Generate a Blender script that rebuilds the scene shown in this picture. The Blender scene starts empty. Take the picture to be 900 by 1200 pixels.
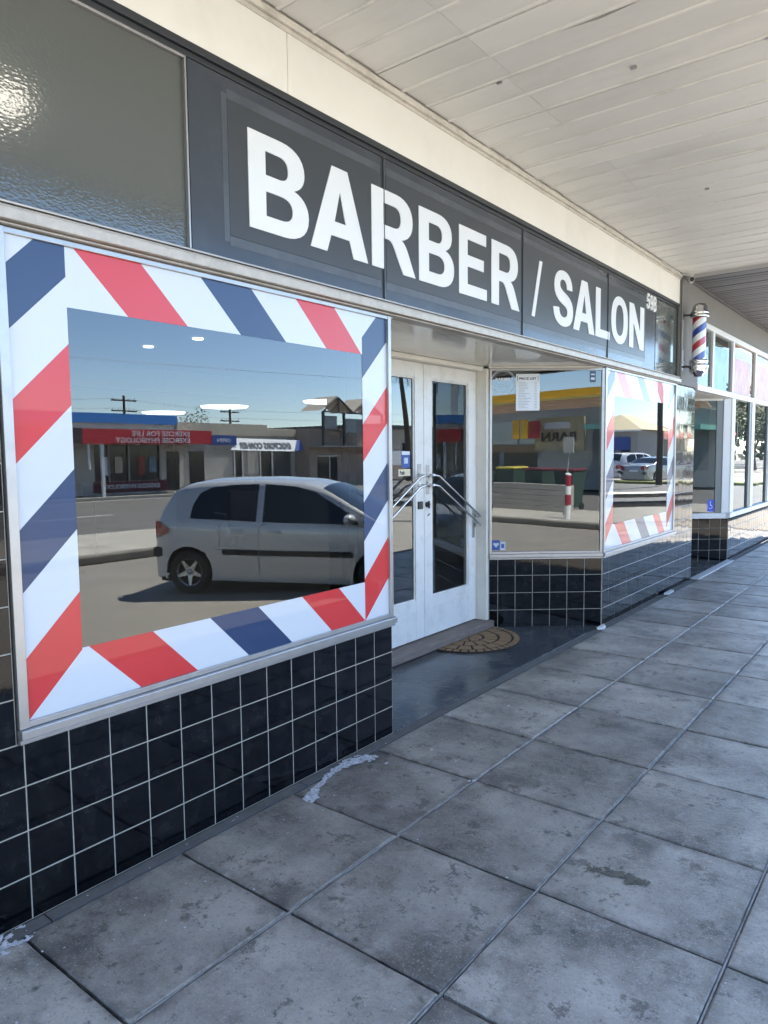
import bpy, bmesh, math, random
from mathutils import Vector, Matrix, Quaternion
random.seed(7)
PI = math.pi
SC = bpy.context.scene
COL = SC.collection

# ------------------------------------------------------------------ camera
cam_d = bpy.data.cameras.new("camera"); cam = bpy.data.objects.new("camera", cam_d); COL.objects.link(cam)
CX, CY, CZ, YAW, PIT, ROLL, FPX = 2.3379, -3.0474, 1.5362, .6639, .0817, -.0106, 841.6
fw = Vector((-math.sin(YAW)*math.cos(PIT), math.cos(YAW)*math.cos(PIT), -math.sin(PIT)))
rt0 = Vector((math.cos(YAW), math.sin(YAW), 0)); up0 = rt0.cross(fw)
rt = rt0*math.cos(ROLL) + up0*math.sin(ROLL); up = -rt0*math.sin(ROLL) + up0*math.cos(ROLL)
cam.matrix_world = Matrix(((rt.x, up.x, -fw.x, CX), (rt.y, up.y, -fw.y, CY), (rt.z, up.z, -fw.z, CZ), (0, 0, 0, 1)))
cam_d.sensor_fit = 'VERTICAL'; cam_d.sensor_height = 36; cam_d.lens = FPX/1200*36
cam_d.clip_start = 0.05; cam_d.clip_end = 2000
SC.camera = cam

# ------------------------------------------------------------------ light
SUN_EL = math.radians(58.5)
sun_dir = Vector((-0.15, 1.0, 0)).normalized()*math.cos(SUN_EL) + Vector((0, 0, math.sin(SUN_EL)))
sd = bpy.data.lights.new("sun", 'SUN'); sd.energy = 5.0; sd.angle = math.radians(.5); sd.color = (1, .945, .85)
so = bpy.data.objects.new("sun", sd); COL.objects.link(so)
so.rotation_euler = (-sun_dir).to_track_quat('-Z', 'Y').to_euler(); so.location = (20, 40, 60)
W = bpy.data.worlds.new("World"); SC.world = W; W.use_nodes = True
nt = W.node_tree; bg = nt.nodes['Background']
sk = nt.nodes.new('ShaderNodeTexSky'); sk.sky_type = 'NISHITA'; sk.sun_disc = False
sk.sun_elevation = SUN_EL; sk.sun_rotation = math.atan2(sun_dir.x, sun_dir.y)
sk.air_density = .8; sk.dust_density = .05; sk.ozone_density = 2.0
nt.links.new(sk.outputs[0], bg.inputs[0]); bg.inputs[1].default_value = 0.105
SC.view_settings.view_transform = 'Standard'; SC.view_settings.look = 'None'
SC.view_settings.exposure = 2.87; SC.view_settings.gamma = 1
cy = SC.cycles
cy.max_bounces = 9; cy.diffuse_bounces = 4; cy.glossy_bounces = 5; cy.transparent_max_bounces = 12; cy.transmission_bounces = 3
cy.use_denoising = True; cy.caustics_reflective = False; cy.caustics_refractive = False
cy.sample_clamp_indirect = 6

# ------------------------------------------------------------------ materials
MATS = {}
def mat(name, col=(.5, .5, .5), rough=.5, spec=.5, metal=0., var=0., vscale=8., dirt=None, dirt_amt=0., dirt_scale=3., bump=0., bscale=60.,
        coat=0., coat_rough=.03, perobj=0., ior=1.5, stretch=None, rvar=0.):
    if name in MATS: return MATS[name]
    m = bpy.data.materials.new(name); m.use_nodes = True; t = m.node_tree; N, L = t.nodes, t.links
    b = N['Principled BSDF']; b.inputs['Roughness'].default_value = rough; b.inputs['Metallic'].default_value = metal
    b.inputs['Specular IOR Level'].default_value = spec; b.inputs['IOR'].default_value = ior
    b.inputs['Coat Weight'].default_value = coat; b.inputs['Coat IOR'].default_value = 1.42 if 'vinyl' in name else 1.5; b.inputs['Coat Roughness'].default_value = coat_rough
    tc = N.new('ShaderNodeTexCoord'); vec = tc.outputs['Object']
    if stretch:
        mp = N.new('ShaderNodeMapping'); mp.inputs['Scale'].default_value = stretch; L.new(vec, mp.inputs[0]); vec = mp.outputs[0]
    oi = N.new('ShaderNodeObjectInfo')
    if perobj:
        ad = N.new('ShaderNodeVectorMath'); ad.operation = 'ADD'; L.new(vec, ad.inputs[0]); cb = N.new('ShaderNodeVectorMath'); cb.operation = 'SCALE'
        cb.inputs[0].default_value = (37, 91, 53); L.new(oi.outputs['Random'], cb.inputs['Scale']); L.new(cb.outputs[0], ad.inputs[1]); vec = ad.outputs[0]
    cur = None
    def rgb(c):
        n = N.new('ShaderNodeRGB'); n.outputs[0].default_value = (*c, 1); return n.outputs[0]
    cur = rgb(col)
    def scale_by(cur, fac_socket, lo, hi):
        mr = N.new('ShaderNodeMapRange'); mr.inputs[3].default_value = lo; mr.inputs[4].default_value = hi; L.new(fac_socket, mr.inputs[0])
        vm = N.new('ShaderNodeVectorMath'); vm.operation = 'SCALE'; L.new(cur, vm.inputs[0]); L.new(mr.outputs[0], vm.inputs['Scale']); return vm.outputs[0]
    if var:
        n = N.new('ShaderNodeTexNoise'); n.inputs['Scale'].default_value = vscale; n.inputs['Detail'].default_value = 6; n.inputs['Roughness'].default_value = .62
        L.new(vec, n.inputs['Vector']); cur = scale_by(cur, n.outputs[0], 1-2*var, 1+2*var)
    if perobj: cur = scale_by(cur, oi.outputs['Random'], 1-perobj, 1+perobj)
    if dirt:
        n = N.new('ShaderNodeTexNoise'); n.inputs['Scale'].default_value = dirt_scale; n.inputs['Detail'].default_value = 8; n.inputs['Roughness'].default_value = .7
        L.new(vec, n.inputs['Vector']); r = N.new('ShaderNodeMapRange'); r.inputs[1].default_value = .5; r.inputs[2].default_value = .72
        r.inputs[4].default_value = dirt_amt; L.new(n.outputs[0], r.inputs[0])
        mx = N.new('ShaderNodeMix'); mx.data_type = 'RGBA'; L.new(r.outputs[0], mx.inputs[0]); L.new(cur, mx.inputs[6]); mx.inputs[7].default_value = (*dirt, 1); cur = mx.outputs[2]
    L.new(cur, b.inputs['Base Color'])
    if rvar:
        n = N.new('ShaderNodeTexNoise'); n.inputs['Scale'].default_value = vscale*.6; n.inputs['Detail'].default_value = 5; L.new(vec, n.inputs['Vector'])
        mr = N.new('ShaderNodeMapRange'); mr.inputs[1].default_value = .3; mr.inputs[2].default_value = .7; mr.inputs[3].default_value = rough-rvar; mr.inputs[4].default_value = rough+rvar
        L.new(n.outputs[0], mr.inputs[0]); L.new(mr.outputs[0], b.inputs['Roughness'])
    if bump:
        n = N.new('ShaderNodeTexNoise'); n.inputs['Scale'].default_value = bscale; n.inputs['Detail'].default_value = 5; L.new(vec, n.inputs['Vector'])
        bp = N.new('ShaderNodeBump'); bp.inputs['Strength'].default_value = 1; bp.inputs['Distance'].default_value = bump; L.new(n.outputs[0], bp.inputs['Height']); L.new(bp.outputs[0], b.inputs['Normal'])
    MATS[name] = m; return m

def glass(name, tint=(.8, .82, .82), ior=1.7, wave=0., rough=0.0):
    if name in MATS: return MATS[name]
    m = bpy.data.materials.new(name); m.use_nodes = True; t = m.node_tree; N, L = t.nodes, t.links; N.clear()
    out = N.new('ShaderNodeOutputMaterial'); mx = N.new('ShaderNodeMixShader'); tr = N.new('ShaderNodeBsdfTransparent'); gl = N.new('ShaderNodeBsdfGlossy'); fr = N.new('ShaderNodeFresnel')
    tr.inputs[0].default_value = (*tint, 1); gl.inputs['Roughness'].default_value = rough; gl.inputs[0].default_value = (.92, .97, 1, 1); fr.inputs[0].default_value = ior
    if wave:
        tc = N.new('ShaderNodeTexCoord'); n = N.new('ShaderNodeTexNoise'); n.inputs['Scale'].default_value = 1.3; n.inputs['Detail'].default_value = 1
        L.new(tc.outputs['Object'], n.inputs['Vector']); bp = N.new('ShaderNodeBump'); bp.inputs['Distance'].default_value = wave; L.new(n.outputs[0], bp.inputs['Height']); L.new(bp.outputs[0], gl.inputs['Normal'])
    L.new(fr.outputs[0], mx.inputs[0]); L.new(tr.outputs[0], mx.inputs[1]); L.new(gl.outputs[0], mx.inputs[2]); L.new(mx.outputs[0], out.inputs[0])
    MATS[name] = m; return m
def clear(name='clear_edge', tint=(.85, .9, .88)):
    if name in MATS: return MATS[name]
    m = bpy.data.materials.new(name); m.use_nodes = True; t = m.node_tree; t.nodes.clear()
    o = t.nodes.new('ShaderNodeOutputMaterial'); tr = t.nodes.new('ShaderNodeBsdfTransparent'); tr.inputs[0].default_value = (*tint, 1); t.links.new(tr.outputs[0], o.inputs[0]); MATS[name] = m; return m
def emit(name, col, s):
    if name in MATS: return MATS[name]
    m = bpy.data.materials.new(name); m.use_nodes = True; b = m.node_tree.nodes['Principled BSDF']
    b.inputs['Base Color'].default_value = (.8, .8, .8, 1); b.inputs['Emission Color'].default_value = (*col, 1); b.inputs['Emission Strength'].default_value = s; MATS[name] = m; return m

# ------------------------------------------------------------------ mesh helpers
ORG = {}
def worg(o): return ORG.get(o.name, Vector((0, 0, 0))) if o else Vector((0, 0, 0))
def link(name, me, parent=None, m=None, loc=None, rot=None):
    o = bpy.data.objects.new(name, me); COL.objects.link(o)
    if m and me and not me.materials: me.materials.append(m)
    if parent: o.parent = parent
    if loc is not None: o.location = loc
    if rot is not None: o.rotation_euler = rot
    ORG[o.name] = worg(parent)
    return o
def thing(name, label, cat, loc=(0, 0, 0), group=None):
    o = bpy.data.objects.new(name, None); COL.objects.link(o); o.empty_display_size = .1; o.location = loc
    o['label'] = label; o['category'] = cat
    if group: o['group'] = group
    ORG[o.name] = Vector(loc); return o
def tag(o, label, cat, group=None):
    o['label'] = label; o['category'] = cat
    if group: o['group'] = group
    return o
def kind(o, k): o['kind'] = k; return o
class MB:
    def __init__(s): s.v = []; s.f = []; s.mi = []; s.sm = []
    def add(s, vs, fs, mi=0, sm=False):
        b = len(s.v); s.v += [tuple(v) for v in vs]; s.f += [tuple(b+i for i in f) for f in fs]; s.mi += [mi]*len(fs); s.sm += [sm]*len(fs); return s
    def box(s, x0, x1, y0, y1, z0, z1, mi=0, M=None):
        vs = [Vector((x, y, z)) for x in (x0, x1) for y in (y0, y1) for z in (z0, z1)]
        if M: vs = [M @ v for v in vs]
        return s.add(vs, [(0, 1, 3, 2), (4, 6, 7, 5), (0, 4, 5, 1), (2, 3, 7, 6), (0, 2, 6, 4), (1, 5, 7, 3)], mi)
    def tube(s, p0, p1, r0, r1=None, n=12, mi=0, cap=True, sm=True):
        p0, p1 = Vector(p0), Vector(p1); r1 = r0 if r1 is None else r1; d = (p1-p0).normalized()
        a = d.orthogonal().normalized(); c = d.cross(a); vs = []
        for p, r in ((p0, r0), (p1, r1)):
            for i in range(n): t = 2*PI*i/n; vs.append(p + (a*math.cos(t)+c*math.sin(t))*r)
        s.add(vs, [(i, (i+1) % n, n+(i+1) % n, n+i) for i in range(n)], mi, sm)
        if cap: s.add(vs[:n], [tuple(range(n))[::-1]], mi); s.add(vs[n:], [tuple(range(n))], mi)
        return s
    def lathe(s, prof, n=24, mi=0, M=None, sm=True, mis=None):
        vs = []
        for r, z in prof:
            for i in range(n): t = 2*PI*i/n; vs.append(Vector((r*math.cos(t), r*math.sin(t), z)))
        if M: vs = [M @ v for v in vs]
        b = len(s.v); s.v += [tuple(v) for v in vs]
        for k in range(len(prof)-1):
            for i in range(n):
                s.f.append((b+k*n+i, b+k*n+(i+1) % n, b+(k+1)*n+(i+1) % n, b+(k+1)*n+i)); s.mi.append(mis[k] if mis else mi); s.sm.append(sm)
        return s
    def prism(s, pts, d, mi=0):     # pts: list of Vector outline, d: extrusion vector
        n = len(pts); d = Vector(d); vs = [Vector(p) for p in pts]+[Vector(p)+d for p in pts]
        return s.add(vs, [tuple(range(n))[::-1], tuple(range(n, 2*n))]+[(i, (i+1) % n, n+(i+1) % n, n+i) for i in range(n)], mi)
    def mesh(s, name, mats, off=Vector((0, 0, 0)), fix=True):
        me = bpy.data.meshes.new(name); me.from_pydata([tuple(Vector(v)-off) for v in s.v], [], s.f)
        for m in mats: me.materials.append(m)
        me.polygons.foreach_set('material_index', s.mi); me.polygons.foreach_set('use_smooth', s.sm)
        if fix:
            bm = bmesh.new(); bm.from_mesh(me); bmesh.ops.recalc_face_normals(bm, faces=bm.faces); bm.to_mesh(me); bm.free()
        me.update(); return me
    def build(s, name, m, parent=None, bevel=0., fix=True, seg=2):
        ms = m if isinstance(m, (list, tuple)) else [m]
        me = s.mesh(name, ms, worg(parent), fix); o = link(name, me, parent)
        if bevel:
            b = o.modifiers.new('bevel', 'BEVEL'); b.width = bevel; b.segments = seg; b.limit_method = 'ANGLE'; b.angle_limit = .6
        return o
def frameM(o, xd, zd=(0, 0, 1)):
    x = Vector(xd).normalized(); z = Vector(zd); n = x.cross(z).normalized()   # n: points to the viewer
    return Matrix(((x.x, z.x, n.x, o[0]), (x.y, z.y, n.y, o[1]), (x.z, z.z, n.z, o[2]), (0, 0, 0, 1)))
def pathpts(d, n=7):
    out = []; cur = []; tk = d.replace('Z', ' Z ').replace('M', ' M ').replace('L', ' L ').replace('C', ' C ').split(); i = 0; mode = None; p = (0, 0)
    while i < len(tk):
        if tk[i] in 'MLCZ':
            mode = tk[i]; i += 1
            if mode == 'Z': out.append(cur); cur = []
            continue
        if mode in 'ML': p = (float(tk[i]), float(tk[i+1])); cur.append(p); i += 2
        else:
            a = [float(x) for x in tk[i:i+6]]; i += 6; p0 = p
            for k in range(1, n+1):
                t = k/n; u = 1-t
                cur.append(tuple(u**3*p0[j]+3*u*u*t*a[j]+3*u*t*t*a[2+j]+t**3*a[4+j] for j in (0, 1)))
            p = (a[4], a[5])
    return out
GL = {
 'B': "M0 0 L.42 0 C.6 0 .74 .09 .74 .28 C.74 .41 .67 .5 .55 .53 C.65 .57 .69 .65 .69 .74 C.69 .91 .57 1 .39 1 L0 1 Z M.2 .165 L.2 .42 L.38 .42 C.48 .42 .53 .37 .53 .295 C.53 .21 .48 .165 .38 .165 Z M.2 .59 L.2 .835 L.36 .835 C.44 .835 .48 .79 .48 .71 C.48 .63 .44 .59 .36 .59 Z",
 'A': "M0 0 L.3 1 L.52 1 L.82 0 L.6 0 L.54 .2 L.28 .2 L.22 0 Z M.33 .37 L.49 .37 L.41 .73 Z",
 'R': "M0 0 L0 1 L.42 1 C.62 1 .73 .89 .73 .71 C.73 .57 .65 .47 .52 .44 C.58 .41 .61 .36 .65 .28 L.78 0 L.55 0 L.43 .22 C.36 .36 .34 .39 .26 .39 L.2 .39 L.2 0 Z M.2 .56 L.2 .835 L.38 .835 C.47 .835 .51 .79 .51 .7 C.51 .61 .47 .56 .38 .56 Z",
 'E': "M0 0 L0 1 L.66 1 L.66 .83 L.2 .83 L.2 .6 L.6 .6 L.6 .43 L.2 .43 L.2 .17 L.68 .17 L.68 0 Z",
 'L': "M0 0 L0 1 L.2 1 L.2 .17 L.62 .17 L.62 0 Z",
 'N': "M0 0 L0 1 L.21 1 L.52 .42 L.52 1 L.72 1 L.72 0 L.52 0 L.2 .57 L.2 0 Z",
 'O': "M.4 -.02 C.16 -.02 0 .17 0 .5 C0 .83 .16 1.02 .4 1.02 C.64 1.02 .8 .83 .8 .5 C.8 .17 .64 -.02 .4 -.02 Z M.4 .16 C.53 .16 .59 .28 .59 .5 C.59 .72 .53 .84 .4 .84 C.27 .84 .21 .72 .21 .5 C.21 .28 .27 .16 .4 .16 Z",
 'S': "M0 .3 L.2 .32 C.21 .2 .27 .155 .36 .155 C.45 .155 .5 .2 .5 .265 C.5 .34 .44 .36 .31 .4 C.12 .455 .03 .55 .03 .71 C.03 .9 .16 1.015 .35 1.015 C.55 1.015 .67 .9 .68 .7 L.48 .69 C.47 .8 .43 .85 .35 .85 C.27 .85 .23 .81 .23 .75 C.23 .68 .28 .655 .42 .61 C.62 .55 .71 .46 .71 .29 C.71 .1 .58 -.015 .36 -.015 C.14 -.015 .01 .1 0 .3 Z",
 '5': "M0 .28 L.19 .3 C.2 .2 .25 .15 .32 .15 C.41 .15 .46 .22 .46 .33 C.46 .43 .41 .49 .32 .49 C.26 .49 .22 .47 .19 .42 L.02 .45 L.12 .98 L.61 .98 L.61 .81 L.26 .81 L.23 .63 C.27 .66 .32 .67 .37 .67 C.54 .67 .66 .54 .66 .34 C.66 .13 .52 -.02 .31 -.02 C.13 -.02 .01 .1 0 .28 Z",
 '9': "M.04 .25 L.23 .27 C.24 .19 .28 .15 .33 .15 C.43 .15 .46 .25 .47 .42 C.42 .37 .36 .34 .29 .34 C.12 .34 0 .47 0 .67 C0 .87 .13 1 .32 1 C.54 1 .66 .84 .66 .5 C.66 .14 .53 -.02 .32 -.02 C.16 -.02 .06 .08 .04 .25 Z M.32 .5 C.4 .5 .45 .57 .45 .67 C.45 .78 .4 .84 .32 .84 C.24 .84 .2 .78 .2 .67 C.2 .57 .24 .5 .32 .5 Z",
 '/': "M0 -.02 L.33 1 L.46 1 L.13 -.02 Z",
}
def eval_curve(cu):
    ob = bpy.data.objects.new('tmp', cu); COL.objects.link(ob); dg = bpy.context.evaluated_depsgraph_get(); dg.update()
    me = bpy.data.meshes.new_from_object(ob.evaluated_get(dg)); bpy.data.objects.remove(ob); return me
def place_mesh(me, name, M, m, parent, w=None, h=None, cx=True):
    xs = [v.co.x for v in me.vertices]; ys = [v.co.y for v in me.vertices]; x0, x1, y0, y1 = min(xs), max(xs), min(ys), max(ys)
    sx = w/(x1-x0) if w else 1; sy = h/(y1-y0) if h else sx
    if not w: sx = sy
    off = worg(parent)
    for v in me.vertices: v.co = M @ Vector(((v.co.x-x0)*sx, (v.co.y-y0)*sy, v.co.z)) - off
    me.materials.clear(); me.materials.append(m); me.name = name
    return link(name, me, parent)
def glyph(ch, M, w, h, depth, m, parent, name='letter'):
    cu = bpy.data.curves.new('g', 'CURVE'); cu.dimensions = '2D'; cu.fill_mode = 'BOTH'; cu.extrude = depth/2
    for sp in pathpts(GL[ch]):
        s = cu.splines.new('POLY'); s.points.add(len(sp)-1)
        for p, q in zip(s.points, sp): p.co = (q[0], q[1], 0, 1)
        s.use_cyclic_u = True
    return place_mesh(eval_curve(cu), name, M, m, parent, w, h)
def text(st, M, w, h, m, parent, name='lettering', bold=.02, depth=.002, align='LEFT', sp=1.0):
    cu = bpy.data.curves.new('t', 'FONT'); cu.body = st; cu.size = 1; cu.offset = bold; cu.extrude = depth/2; cu.resolution_u = 3; cu.align_x = align; cu.space_line = sp
    return place_mesh(eval_curve(cu), name, M, m, parent, w, h)

# ------------------------------------------------------------------ material set
black_tile = mat('black_glazed_tile', (.0028, .003, .0045), .05, .33, bump=.0004, bscale=9, perobj=.4, dirt=(.045, .045, .043), dirt_amt=.3, dirt_scale=11)
grout = mat('pale_grout', (.38, .355, .30), .9, var=.12, vscale=30, dirt=(.22, .20, .17), dirt_amt=.75, dirt_scale=7)
alu = mat('anodised_aluminium', (.42, .415, .41), .34, metal=.75, var=.06, vscale=14, dirt=(.3, .28, .25), dirt_amt=.35, dirt_scale=10, bump=.0003, bscale=80)
brown_alu = mat('weathered_rail_paint', (.46, .42, .37), .42, metal=.3, var=.14, vscale=18, dirt=(.22, .2, .18), dirt_amt=.5, dirt_scale=8)
white_v = mat('white_vinyl', (.60, .64, .69), .38, var=.02, vscale=3, coat=.55, coat_rough=.01)
red_v = mat('red_vinyl', (.60, .026, .03), .38, var=.03, vscale=3, coat=.55, coat_rough=.01)
blue_v = mat('blue_vinyl', (.005, .033, .11), .38, var=.03, vscale=3, coat=.55, coat_rough=.01)
pane_g = glass('shopfront_glass', (.62, .66, .66), 1.95, wave=.0006)
decal_g = glass('decal_glass', (.85, .88, .88), 1.24, wave=.0006)
door_g = glass('door_glass', (.6, .63, .63), 2.0, wave=.0008)
sign_grey = mat('dark_grey_sign_panel', (.044, .053, .067), .2, .5, var=.10, vscale=2.5, dirt=(.12, .13, .14), dirt_amt=.22, dirt_scale=3, rvar=.07)
sign_inner = mat('charcoal_sign_vinyl', (.042, .048, .056), .32, .5, var=.05, vscale=4)
sign_glow = mat('painted_glow_band', (.075, .087, .105), .3, .5, var=.42, vscale=3.5, dirt=(.044, .053, .067), dirt_amt=1.0, dirt_scale=1.8)  # lighter, patchy tone that paints the soft glow onto the sign panels
letter_m = mat('white_sign_letters', (.74, .76, .78), .4, var=.03, vscale=5)
cream = mat('cream_fascia_paint', (.80, .785, .74), .6, var=.035, vscale=2.2, dirt=(.42, .38, .32), dirt_amt=.16, dirt_scale=1.6, bump=.0015, bscale=12)
dark_trim = mat('dark_trim', (.028, .031, .036), .45, var=.15, vscale=12)
board_m = mat('soffit_board_paint', (.68, .665, .63), .42, var=.07, vscale=1.5, perobj=.06, dirt=(.36, .33, .30), dirt_amt=.3, dirt_scale=1.3, bump=.0015, bscale=5, stretch=(.6, 2, 1), rvar=.1)
lip_m = mat('soffit_board_lip', (.70, .685, .645), .5, var=.05, vscale=4, dirt=(.25, .23, .21), dirt_amt=.4, dirt_scale=2.5)
gap_dark = mat('dark_void', (.01, .01, .01), .9)
grey_board = mat('grey_soffit_board', (.105, .105, .11), .5, var=.08, vscale=3, perobj=.08)
grey_wall = mat('grey_render_paint', (.185, .183, .18), .7, var=.05, vscale=3, dirt=(.16, .15, .14), dirt_amt=.3, dirt_scale=2, bump=.001, bscale=40)
door_paint = mat('white_door_paint', (.80, .79, .76), .34, var=.03, vscale=5, dirt=(.42, .39, .34), dirt_amt=.4, dirt_scale=5.5, bump=.0004, bscale=30)
frame_paint = mat('cream_frame_paint', (.80, .77, .69), .4, var=.035, vscale=6, dirt=(.45, .42, .38), dirt_amt=.25, dirt_scale=4, bump=.0004, bscale=30)
soffit_gloss = mat('gloss_entry_soffit', (.68, .67, .63), .13, .6, var=.12, vscale=1.6, dirt=(.25, .24, .22), dirt_amt=.3, dirt_scale=1.2, bump=.0012, bscale=2.5)
chrome = mat('polished_steel', (.72, .72, .72), .14, metal=1)
black_pl = mat('black_plastic', (.012, .012, .013), .35)
step_m = mat('worn_timber_step', (.19, .15, .125), .62, var=.22, vscale=6, stretch=(9, 1, 9), dirt=(.36, .32, .29), dirt_amt=.55, dirt_scale=5, bump=.002, bscale=22)
recess_m = mat('painted_entry_floor', (.046, .052, .06), .27, .5, var=.3, vscale=3.5, dirt=(.15, .15, .145), dirt_amt=.6, dirt_scale=4, bump=.0012, bscale=18, rvar=.12)
coir = mat('coir_pile', (.30, .19, .10), .95, var=.22, vscale=60, bump=.004, bscale=260)
coir_dark = mat('dark_coir_groove', (.035, .026, .02), .95, var=.2, vscale=40)
asphalt = mat('asphalt', (.215, .197, .168), .88, var=.16, vscale=1.1, dirt=(.21, .19, .165), dirt_amt=.5, dirt_scale=.35, bump=.004, bscale=70)
asphalt2 = mat('dark_asphalt', (.125, .12, .112), .88, var=.12, vscale=.8, dirt=(.13, .125, .12), dirt_amt=.5, dirt_scale=.3, bump=.004, bscale=70)
concrete = mat('pale_concrete', (.40, .375, .32), .85, var=.14, vscale=2.5, dirt=(.2, .18, .15), dirt_amt=.5, dirt_scale=1, bump=.002, bscale=40)
kerb_m = mat('dirty_kerb', (.16, .145, .125), .9, var=.3, vscale=3, bump=.003, bscale=30)
line_m = mat('road_paint', (.62, .62, .6), .8, var=.12, vscale=6)
mortar = mat('slab_joint_mortar', (.08, .076, .07), .95, var=.3, vscale=14, bump=.004, bscale=90)

# footpath slab: mottled, worn concrete with dark spots, patches and scuffs
def slab_material():
    m = bpy.data.materials.new('worn_paving_concrete'); m.use_nodes = True; t = m.node_tree; N, L = t.nodes, t.links; b = N['Principled BSDF']
    tc = N.new('ShaderNodeTexCoord'); oi = N.new('ShaderNodeObjectInfo')
    ge = N.new('ShaderNodeNewGeometry'); P = ge.outputs['Position']
    sc = N.new('ShaderNodeVectorMath'); sc.operation = 'SCALE'; sc.inputs[0].default_value = (13, 29, 0); L.new(oi.outputs['Random'], sc.inputs['Scale'])
    ad = N.new('ShaderNodeVectorMath'); ad.operation = 'ADD'; L.new(P, ad.inputs[0]); L.new(sc.outputs[0], ad.inputs[1]); Q = ad.outputs[0]
    def noise(v, s, d=6, r=.6):
        n = N.new('ShaderNodeTexNoise'); n.inputs['Scale'].default_value = s; n.inputs['Detail'].default_value = d; n.inputs['Roughness'].default_value = r; L.new(v, n.inputs['Vector']); return n.outputs[0]
    def rng(s, a, b_, c, d):
        n = N.new('ShaderNodeMapRange'); n.inputs[1].default_value = a; n.inputs[2].default_value = b_; n.inputs[3].default_value = c; n.inputs[4].default_value = d; L.new(s, n.inputs[0]); return n.outputs[0]
    def mixc(f, a, c):
        n = N.new('ShaderNodeMix'); n.data_type = 'RGBA'; L.new(f, n.inputs[0])
        for s, x in ((6, a), (7, c)):
            if isinstance(x, tuple): n.inputs[s].default_value = (*x, 1)
            else: L.new(x, n.inputs[s])
        return n.outputs[2]
    def mul(a, c):
        n = N.new('ShaderNodeMath'); n.operation = 'MULTIPLY'
        for i, x in enumerate((a, c)):
            if isinstance(x, (int, float)): n.inputs[i].default_value = x
            else: L.new(x, n.inputs[i])
        return n.outputs[0]
    c = mixc(rng(noise(Q, 2.2, 9, .66), .36, .62, 0, 1), (.135, .121, .103), (.42, .385, .33))
    c = mixc(rng(noise(Q, 38, 4, .7), .42, .7, 0, .35), c, (.34, .325, .30))
    c = mixc(rng(noise(Q, 70, 3, .7), .56, .72, 0, .6), c, (.055, .052, .047))
    c = mixc(rng(noise(P, 1.9, 10, .72), .54, .64, 0, .6), c, (.052, .05, .043))          # dark blotches crossing the slabs
    c = mixc(rng(noise(Q, 9, 9, .8), .56, .62, 0, .6), c, (.36, .345, .32))              # pale scuffs
    vo = N.new('ShaderNodeTexVoronoi'); vo.inputs['Scale'].default_value = 7.5; L.new(P, vo.inputs['Vector'])
    spot = rng(vo.outputs['Distance'], .06, .12, 1, 0); sel = rng(vo.outputs['Color'], .45, .5, 0, .8)
    c = mixc(mul(spot, sel), c, (.035, .033, .032))                                          # old gum
    chips = noise(P, 6.5, 9, .78)
    c = mixc(rng(chips, .578, .59, 0, .7), c, (.075, .07, .06))          # spalled chips, sharp edged
    c = mixc(rng(noise(Q, 17, 8, .8), .60, .615, 0, .6), c, (.06, .056, .05))
    c = mixc(rng(noise(P, 150, 2, .5), .62, .66, 0, .6), c, (.5, .48, .44))   # pale grit
    sep = N.new('ShaderNodeSeparateXYZ'); L.new(tc.outputs['Object'], sep.inputs[0])
    def absn(x):
        n = N.new('ShaderNodeMath'); n.operation = 'ABSOLUTE'; L.new(x, n.inputs[0]); return n.outputs[0]
    mxn = N.new('ShaderNodeMath'); mxn.operation = 'MAXIMUM'; L.new(absn(sep.outputs[0]), mxn.inputs[0]); L.new(absn(sep.outputs[1]), mxn.inputs[1])
    edge = mul(rng(mxn.outputs[0], .255, .30, 0, 1), rng(noise(P, 9, 7, .7), .4, .62, 0, .75))
    c = mixc(edge, c, (.075, .07, .062))                                   # grime along the joints
    hv = N.new('ShaderNodeHueSaturation'); L.new(rng(oi.outputs['Random'], 0, 1, .76, 1.2), hv.inputs['Value']); L.new(c, hv.inputs['Color']); c = hv.outputs[0]
    L.new(c, b.inputs['Base Color']); L.new(rng(noise(Q, 5, 6), .3, .7, .30, .56), b.inputs['Roughness'])
    bp = N.new('ShaderNodeBump'); bp.inputs['Distance'].default_value = .0035; L.new(noise(Q, 48, 9, .8), bp.inputs['Height'])
    bp2 = N.new('ShaderNodeBump'); bp2.inputs['Distance'].default_value = .006; L.new(noise(Q, 6, 6, .6), bp2.inputs['Height']); L.new(bp.outputs[0], bp2.inputs['Normal'])
    L.new(bp2.outputs[0], b.inputs['Normal']); return m
slab_m = slab_material()
# pebbled transom glass
def pebble():
    m = bpy.data.materials.new('pebbled_glass'); m.use_nodes = True; t = m.node_tree; N, L = t.nodes, t.links; b = N['Principled BSDF']
    b.inputs['Base Color'].default_value = (.085, .093, .085, 1); b.inputs['Roughness'].default_value = .10; b.inputs['IOR'].default_value = 1.75
    tc = N.new('ShaderNodeTexCoord'); mp = N.new('ShaderNodeMapping'); mp.inputs['Scale'].default_value = (1, .8, 1.35); L.new(tc.outputs['Object'], mp.inputs[0])
    v = N.new('ShaderNodeTexVoronoi'); v.feature = 'SMOOTH_F1'; v.inputs['Scale'].default_value = 96; v.inputs['Smoothness'].default_value = .8; L.new(mp.outputs[0], v.inputs['Vector'])
    bp = N.new('ShaderNodeBump'); bp.inputs['Distance'].default_value = .0003; L.new(v.outputs[0], bp.inputs['Height']); L.new(bp.outputs[0], b.inputs['Normal']); return m
pebble_m = pebble()

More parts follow.
